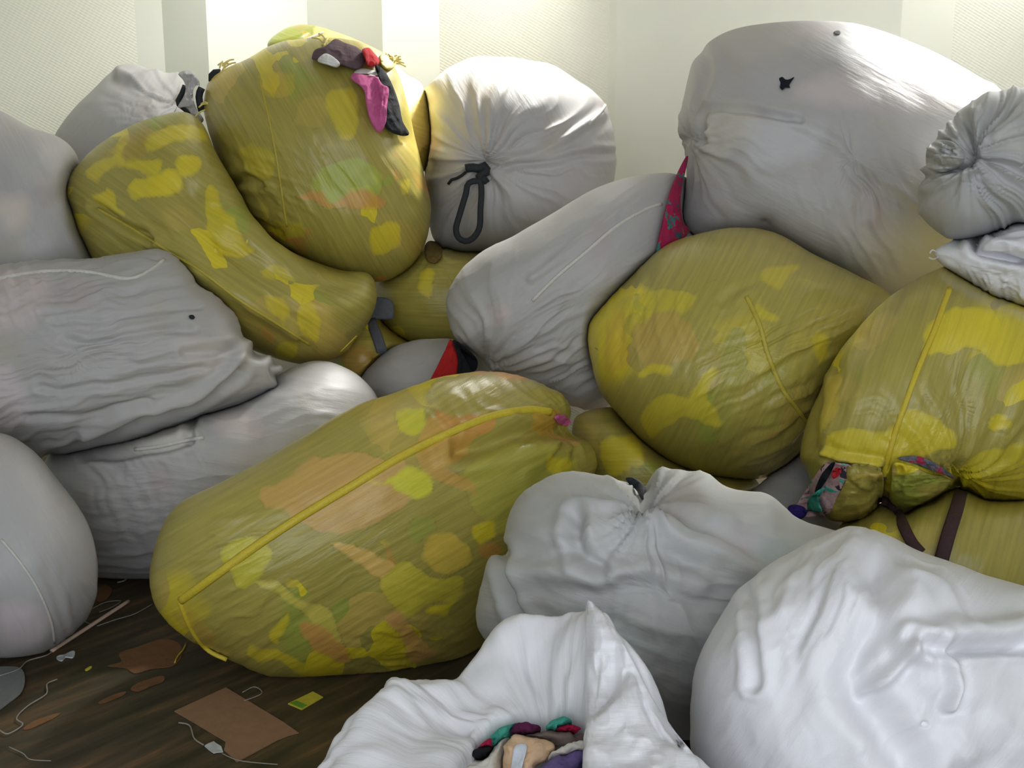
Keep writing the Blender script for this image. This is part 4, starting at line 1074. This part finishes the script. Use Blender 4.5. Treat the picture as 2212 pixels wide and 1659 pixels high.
drape('red_garment', 'red cloth tucked beside the mauve cloth on the topmost sack', REDC, ['ty'], [(782, 108), (796, 103), (808, 114), (820, 130), (814, 142), (796, 144), (788, 126)], off=0.01, thick=0.06, crump=0.02, cw=16, N=60, M=14, group=GT, key='t3', under=('t1',))
drape('black_garment', 'long black cloth hanging down the right of the topmost yellow sack', BLACK, ['ty'], [(810, 142), (830, 152), (848, 184), (862, 224), (870, 262), (884, 288), (872, 294), (850, 288), (834, 276), (826, 250), (832, 220), (822, 180)], off=0.012, thick=0.025, crump=0.02, cw=30, N=90, M=16, group=GT, key='t4', under=('t3',))
drape('pink_garment', 'pink cloth hanging beside the long black cloth on the top sack', PINKC, ['ty'], [(758, 170), (764, 158), (790, 162), (814, 166), (826, 182), (840, 192), (836, 230), (834, 262), (824, 284), (812, 282), (798, 256), (790, 220), (786, 186), (770, 180)], off=0.02, thick=0.03, crump=0.035, cw=28, N=100, M=20, group=GT, key='t5', under=('t4','t3'))
drape('torn_hem', 'pale frayed hem of the tear', SEAMW, ['ty'], [(764, 158), (776, 148), (800, 150), (820, 158), (818, 164), (796, 160), (776, 160)], ty, off=0.03, thick=0.02, crump=0.01, cw=14, N=50, M=8)
rr_ = random.Random(3)
for bx, by, n, ang in ((846, 132, 9, -20), (478, 146, 6, -70), (700, 96, 6, -110), (448, 230, 3, 200)):
    for k in range(n):
        a = R(ang + rr_.uniform(-55, 55)); L = rr_.uniform(14, 30)
        x0, y0 = bx + rr_.uniform(-10, 8), by + rr_.uniform(-8, 8)
        cord('frayed_thread', ty, ['ty'], [(x0, y0), (x0 + L * .5 * math.cos(a), y0 + L * .5 * math.sin(a) - 2), (x0 + L * math.cos(a), y0 + L * math.sin(a) + 3)], 0.0035, THREADY, off=0.006, step=4, default=4.7)
drape('frayed_hem', 'tangle of frayed yellow fibre', THREADY, ['ty'], [(820, 122), (832, 112), (850, 120), (856, 138), (842, 150), (826, 144)], ty, off=0.01, thick=0.04, crump=0.03, cw=10, N=50, M=12)

tb = sack('tb', 'yellow_sack', 'yellow sack behind the topmost one, strong light painted pale on it', YEL,
     [(578, 104), (606, 66), (648, 52), (700, 62), (760, 80), (830, 115), (880, 160), (914, 188), (930, 300), (900, 400), (800, 450), (650, 400), (590, 220)],
     (5.45, 0, 0), 0.34, N=160, M=36, axis=20, patches=[([(690, 60), (770, 80), (880, 150), (930, 200), (930, 320), (840, 320), (800, 160), (700, 100)], (0.74, 0.62, 0.28), .9)], fold=(('crease', [(585, 110), (640, 95), (690, 75)], 0.03, 8), ('lump', 0.012, 80)), root=True)  # pale patch paints strong light onto the top and right of this sack
cord('seam', tb, ['tb'], [(584, 106), (620, 97), (660, 85), (700, 70)], 0.007, SEAMW, off=0.001)

cw = sack('cw', 'white_sack', 'round white sack in the upper middle, tied shut with a hanging black cord', WHT,
     [(888, 240), (905, 205), (950, 160), (1000, 130), (1050, 121), (1130, 128), (1190, 140), (1250, 175), (1305, 220), (1322, 270), (1330, 340), (1325, 400), (1310, 460), (1250, 510), (1150, 540), (1060, 545), (980, 540), (935, 515), (926, 440), (918, 380), (900, 320), (886, 280)],
     (5.15, 0, 0), 0.50, axis=60, N=280, M=80, root=True,
     patches=[([(890, 250), (930, 200), (960, 190), (940, 300), (910, 300)], (0.72, 0.62, 0.40), .5), ([(908, 290), (930, 280), (935, 320), (915, 325)], (0.75, 0.40, 0.45), .5), ([(990, 190), (1060, 160), (1120, 180), (1060, 230), (1000, 240)], (0.74, 0.66, 0.55), .35)],
     fold=(('radial', (1042, 345), 0.06, 3.6, 200), ('pinch', (1040, 350), 0.10, 40), ('ridge', [(1300, 245), (1250, 280), (1180, 320), (1100, 345)], 0.018, 9), ('crease', [(1322, 330), (1250, 340), (1170, 352), (1100, 358)], 0.018, 8), ('bulge', (1140, 420), 0.02, 80)))
cord('seam', cw, ['cw'], [(1308, 226), (1300, 240), (1272, 268)], 0.007, SEAMW, off=0.001)
cord('drawcord', cw, ['cw'], [(1036, 392), (1012, 396), (1006, 420), (994, 460), (985, 495), (992, 515), (1008, 521), (1024, 512), (1036, 490), (1038, 450), (1040, 415)], 0.014, CHAR, off=0.03, flat=0.5, closed=True, label='black drawcord loop', hang=4.62)
cord('drawcord_knot', cw, ['cw'], [(1005, 364), (1020, 362), (1036, 364), (1048, 358), (1050, 372), (1036, 380), (1040, 392), (1052, 384)], 0.020, CHAR, off=0.03, flat=0.8, label='black knot of the drawcord', hang=4.64)
cord('drawcord_end', cw, ['cw'], [(1006, 372), (990, 384), (976, 388), (968, 398)], 0.007, CHAR, off=0.02, label='black loose cord end')

sy = sack('sy', 'yellow_sack', 'small dark yellow sack below the tied white sack', YEL,
     [(800, 640), (830, 580), (900, 540), (950, 515), (1010, 500), (1120, 490), (1190, 560), (1160, 690), (1080, 755), (980, 760), (900, 745), (830, 700)],
     (4.95, 0, 0), 0.34, N=160, M=40, root=True, fold=(('radial', (935, 545), 0.03, 4, 70), ('lump', 0.014, 80)), patches=[([(905, 590), (940, 585), (930, 630), (905, 625)], BRIGHT, .7)])
drape('tied_mouth', 'bunched brownish mouth', mat_cloth('brown_gather', [(0.16, 0.11, 0.03)]), ['sy'], [(918, 530), (930, 520), (950, 528), (956, 548), (944, 568), (926, 566), (918, 552)], sy, off=0.004, thick=0.03, crump=0.02, cw=12, N=50, M=14)

lo = sack('lo', 'yellow_sack', 'small yellow sack low in the middle with a slate strap across it', YEL,
     [(690, 770), (735, 710), (790, 672), (850, 676), (890, 712), (915, 780), (885, 850), (800, 870), (720, 850)], (4.75, 0, 0), 0.26, N=120, M=30, root=True, fold=(('lump', 0.02, 60),), patches=[([(740, 760), (800, 750), (810, 790), (760, 800)], ORANGE, .5)])
cord('strap', lo, ['lo', 'sy', 'yl'], [(800, 690), (812, 720), (822, 750), (832, 785), (838, 810)], 0.024, GREYST, off=0.02, flat=0.2, label='slate webbing strap')
drape('strap_fold', 'slate webbing folded back', GREYST, ['lo', 'sy'], [(802, 645), (845, 648), (850, 685), (826, 690), (788, 684)], lo, off=0.02, thick=0.008, crump=0.006, N=50, M=8, default=4.62)

wt = sack('wt', 'white_sack', 'white sack at the upper left against the wall, its tied neck frayed', WHT,
     [(116, 300), (150, 245), (200, 195), (250, 146), (290, 137), (340, 155), (390, 158), (415, 200), (432, 260), (425, 340), (380, 430), (280, 470), (180, 440), (120, 370)],
     (5.10, 0, 0), 0.40, axis=-50, N=200, M=50, root=True, fold=(('radial', (395, 215), 0.04, 4, 120), ('pinch', (400, 220), 0.05, 30), ('lump', 0.01, 100), ('ridge', [(262, 155), (300, 165), (338, 158)], 0.02, 12), ('at', 20, 0.015, 60, 14, (310, 230), 60)))
drape('torn_neck', None, WHT, ['wt'], [(385, 160), (405, 152), (425, 165), (432, 185), (420, 182), (412, 205), (418, 222), (428, 240), (440, 258), (432, 266), (416, 250), (402, 232), (384, 232), (398, 205), (402, 180)], wt, off=0.02, thick=0.02, crump=0.03, cw=14, N=90, M=14, default=4.68)
cord('tie_strap', wt, ['wt'], [(400, 185), (392, 205), (384, 222), (400, 236), (414, 250)], 0.012, CHAR, off=0.015, label='black tie round the neck', hang=4.69)
cord('tie_strap', wt, ['wt'], [(436, 190), (430, 205), (432, 225), (436, 240)], 0.016, CHAR, off=0.015, label='black tie end', hang=4.66)
cord('tie_strap', ty, ['ty'], [(476, 150), (466, 156), (456, 166), (452, 176)], 0.016, CHAR, off=0.015, taper=True, label='black tie end on the left shoulder', default=4.6)

# ================================================================== litter on the floor
def floor_piece(name, label, material, out, thick=0.006, curl=0.0, cat='litter', group=None, parent=None, z=0.001, n=60, smoothed=True, org=None):
    B = catmull(out, True, n=n) if smoothed else np.array([p for a, b_ in zip(out, out[1:] + out[:1]) for p in [(a[0] + (b_[0] - a[0]) * t, a[1] + (b_[1] - a[1]) * t) for t in np.linspace(0, 1, 8, endpoint=False)]])
    P = np.array([on_floor(x, y) for x, y in B]); m = len(P)
    c = P.mean(0)
    V = []; Fc = []
    for lvl, f in ((0, 0), (1, 0)):
        for r in (0.0001, 0.35, 0.7, 1.0):
            q = c + (P - c) * r
            zz = z + curl * (np.sin(np.arange(m) / m * 6 * math.pi) + 1) * r * r
            q[:, 2] = zz + lvl * thick
            V.append(q)
    V = np.vstack(V)
    nx = lambda j: (j + 1) % m
    s = np.sum(P[:, 0] * np.roll(P[:, 1], -1) - np.roll(P[:, 0], -1) * P[:, 1]) > 0
    for j in range(m):
        for r in range(3):
            a = (r * m + j, (r + 1) * m + j, (r + 1) * m + nx(j), r * m + nx(j))
            t = tuple(4 * m + q for q in a)
            Fc.append(t if s else t[::-1]); Fc.append(a[::-1] if s else a)
        a = (3 * m + j, 3 * m + nx(j), 7 * m + nx(j), 7 * m + j)
        Fc.append(a if not s else a)
    o = mesh_obj(name, V, Fc, material, parent, smooth=False)
    if parent is None: tag(o, label, cat, group)
    return o


floor_piece('cardboard_sheet', 'flat piece of brown cardboard on the floor, front left', CARD, [(377, 1538), (488, 1487), (612, 1562), (645, 1585), (625, 1590), (600, 1600), (512, 1648), (484, 1622), (488, 1604), (440, 1575)], 0.003, smoothed=False, cat='cardboard')
yc = empty('paper_card', on_floor(660, 1514)); tag(yc, 'small yellow and green card on the floor near the open sack', 'card')
floor_piece('card_face', None, PAPERY, [(622, 1522), (676, 1496), (698, 1508), (652, 1535)], 0.003, parent=yc, smoothed=False)
floor_piece('printed_band', None, PAPERG, [(626, 1521), (640, 1516), (664, 1526), (652, 1533)], 0.0006, parent=yc, z=0.0042, smoothed=False)['label'] = 'green printed band'
GB = 'torn scraps of brown board on the floor'
floor_piece('torn_board', 'largest torn brown scrap, beside the front yellow sack', CARDD, [(232, 1440), (262, 1432), (258, 1412), (300, 1398), (350, 1382), (388, 1392), (392, 1420), (372, 1440), (330, 1446), (292, 1456), (270, 1444)], 0.0015, 0.0006, group=GB)
floor_piece('torn_board', 'narrow torn brown scrap just below the largest one', CARDD, [(282, 1490), (300, 1476), (330, 1466), (352, 1462), (354, 1472), (330, 1482), (300, 1494)], 0.0015, 0.0006, group=GB)
floor_piece('torn_board', 'thin sliver of brown board left of the cardboard sheet', CARDD, [(212, 1520), (240, 1504), (272, 1496), (262, 1505), (230, 1518)], 0.0015, 0.0006, group=GB)
floor_piece('torn_board', 'faint brown board scrap at the left edge of the floor', CARDD, [(50, 1576), (80, 1556), (130, 1542), (110, 1556), (70, 1574)], 0.0015, 0.0006, group=GB)
floor_piece('torn_board', 'dark brown scrap by the round white sack', CARDD, [(208, 1280), (226, 1264), (242, 1276), (230, 1296), (210, 1300)], 0.0015, 0.0006, group=GB)
floor_piece('paper_scrap', 'curled white paper scrap at the corner of the cardboard sheet', SCRAPW, [(442, 1614), (462, 1604), (478, 1616), (482, 1626), (462, 1630)], 0.003, 0.001, smoothed=False)
floor_piece('paper_scrap', 'crumpled grey paper scrap near the pale stick', SCRAPW, [(122, 1424), (136, 1418), (150, 1412), (162, 1412), (158, 1422), (142, 1424), (134, 1430)], 0.004, 0.002)
floor_piece('plastic_film', 'rag of dull plastic film at the left edge of the floor', SCRAPG, [(-60, 1470), (-10, 1446), (40, 1444), (54, 1468), (48, 1500), (20, 1520), (-20, 1545), (-70, 1540)], 0.003, 0.004, cat='plastic')
floor_piece('yellow_scrap', 'tiny yellow fleck on the floor', PAPERY, [(184, 1448), (196, 1441), (198, 1444), (188, 1450)], 0.003)
P = np.array([on_floor(x, y) for x, y in catmull([(112, 1412), (195, 1358), (278, 1304)], False, n=20)]); P[:, 2] = 0.010
V, Fc = tube(P, 0.008, 8, 0.8, nrm=(0, 0, 1))
tag(mesh_obj('wooden_stick', V, Fc, STICK), 'pale wooden stick on the floor beside the round white sack', 'stick')
GTH = 'loose pale threads on the floor'
for lab, pl, r in (
        ('long pale thread winding up from the left floor edge', [(0, 1582), (18, 1590), (50, 1570), (36, 1556), (60, 1530), (100, 1504), (102, 1482), (124, 1472)], 0.003),
        ('pale thread curving from the plastic film to the stick', [(0, 1464), (40, 1450), (60, 1432), (100, 1420), (115, 1410)], 0.003),
        ('pale thread looping left of the cardboard sheet', [(386, 1566), (410, 1572), (420, 1600), (440, 1614)], 0.003),
        ('pale thread loop beyond the cardboard sheet', [(524, 1500), (550, 1488), (566, 1502), (528, 1518)], 0.0025),
        ('faint thread at the bottom left corner of the floor', [(20, 1618), (50, 1632), (66, 1645), (110, 1648)], 0.002),
        ('thread running from the white scrap along the bottom edge', [(480, 1632), (520, 1648), (600, 1656)], 0.002),
        ('pale thread under the lower white sack by its edge', [(212, 1250), (250, 1252), (300, 1248), (330, 1252)], 0.003),
        ('short curl of thread in the dark gap', [(254, 1262), (270, 1258), (280, 1246)], 0.005),
        ('upper thread of the tangle beside the stick tip', [(200, 1318), (230, 1304), (262, 1302), (240, 1316), (215, 1326)], 0.0022),
        ('lower thread of the tangle beside the stick tip', [(210, 1356), (250, 1342), (290, 1330), (330, 1308)], 0.0022),
        ('thread crossing under the stick', [(170, 1334), (190, 1350), (206, 1352)], 0.0025),
        ('yellow thread hanging from the front sack to the floor', [(402, 1394), (396, 1408), (384, 1422), (378, 1436)], 0.004)):
    P = np.array([on_floor(x, y) for x, y in catmull(pl, False, step=5)]); r *= 0.7; P[:, 2] = r + 0.005
    V, Fc = tube(P, r, 6, 1.0, nrm=(0, 0, 1))
    tag(mesh_obj('loose_thread', V, Fc, SEAMY if 'yellow' in lab else THREAD), lab, 'thread', GTH)
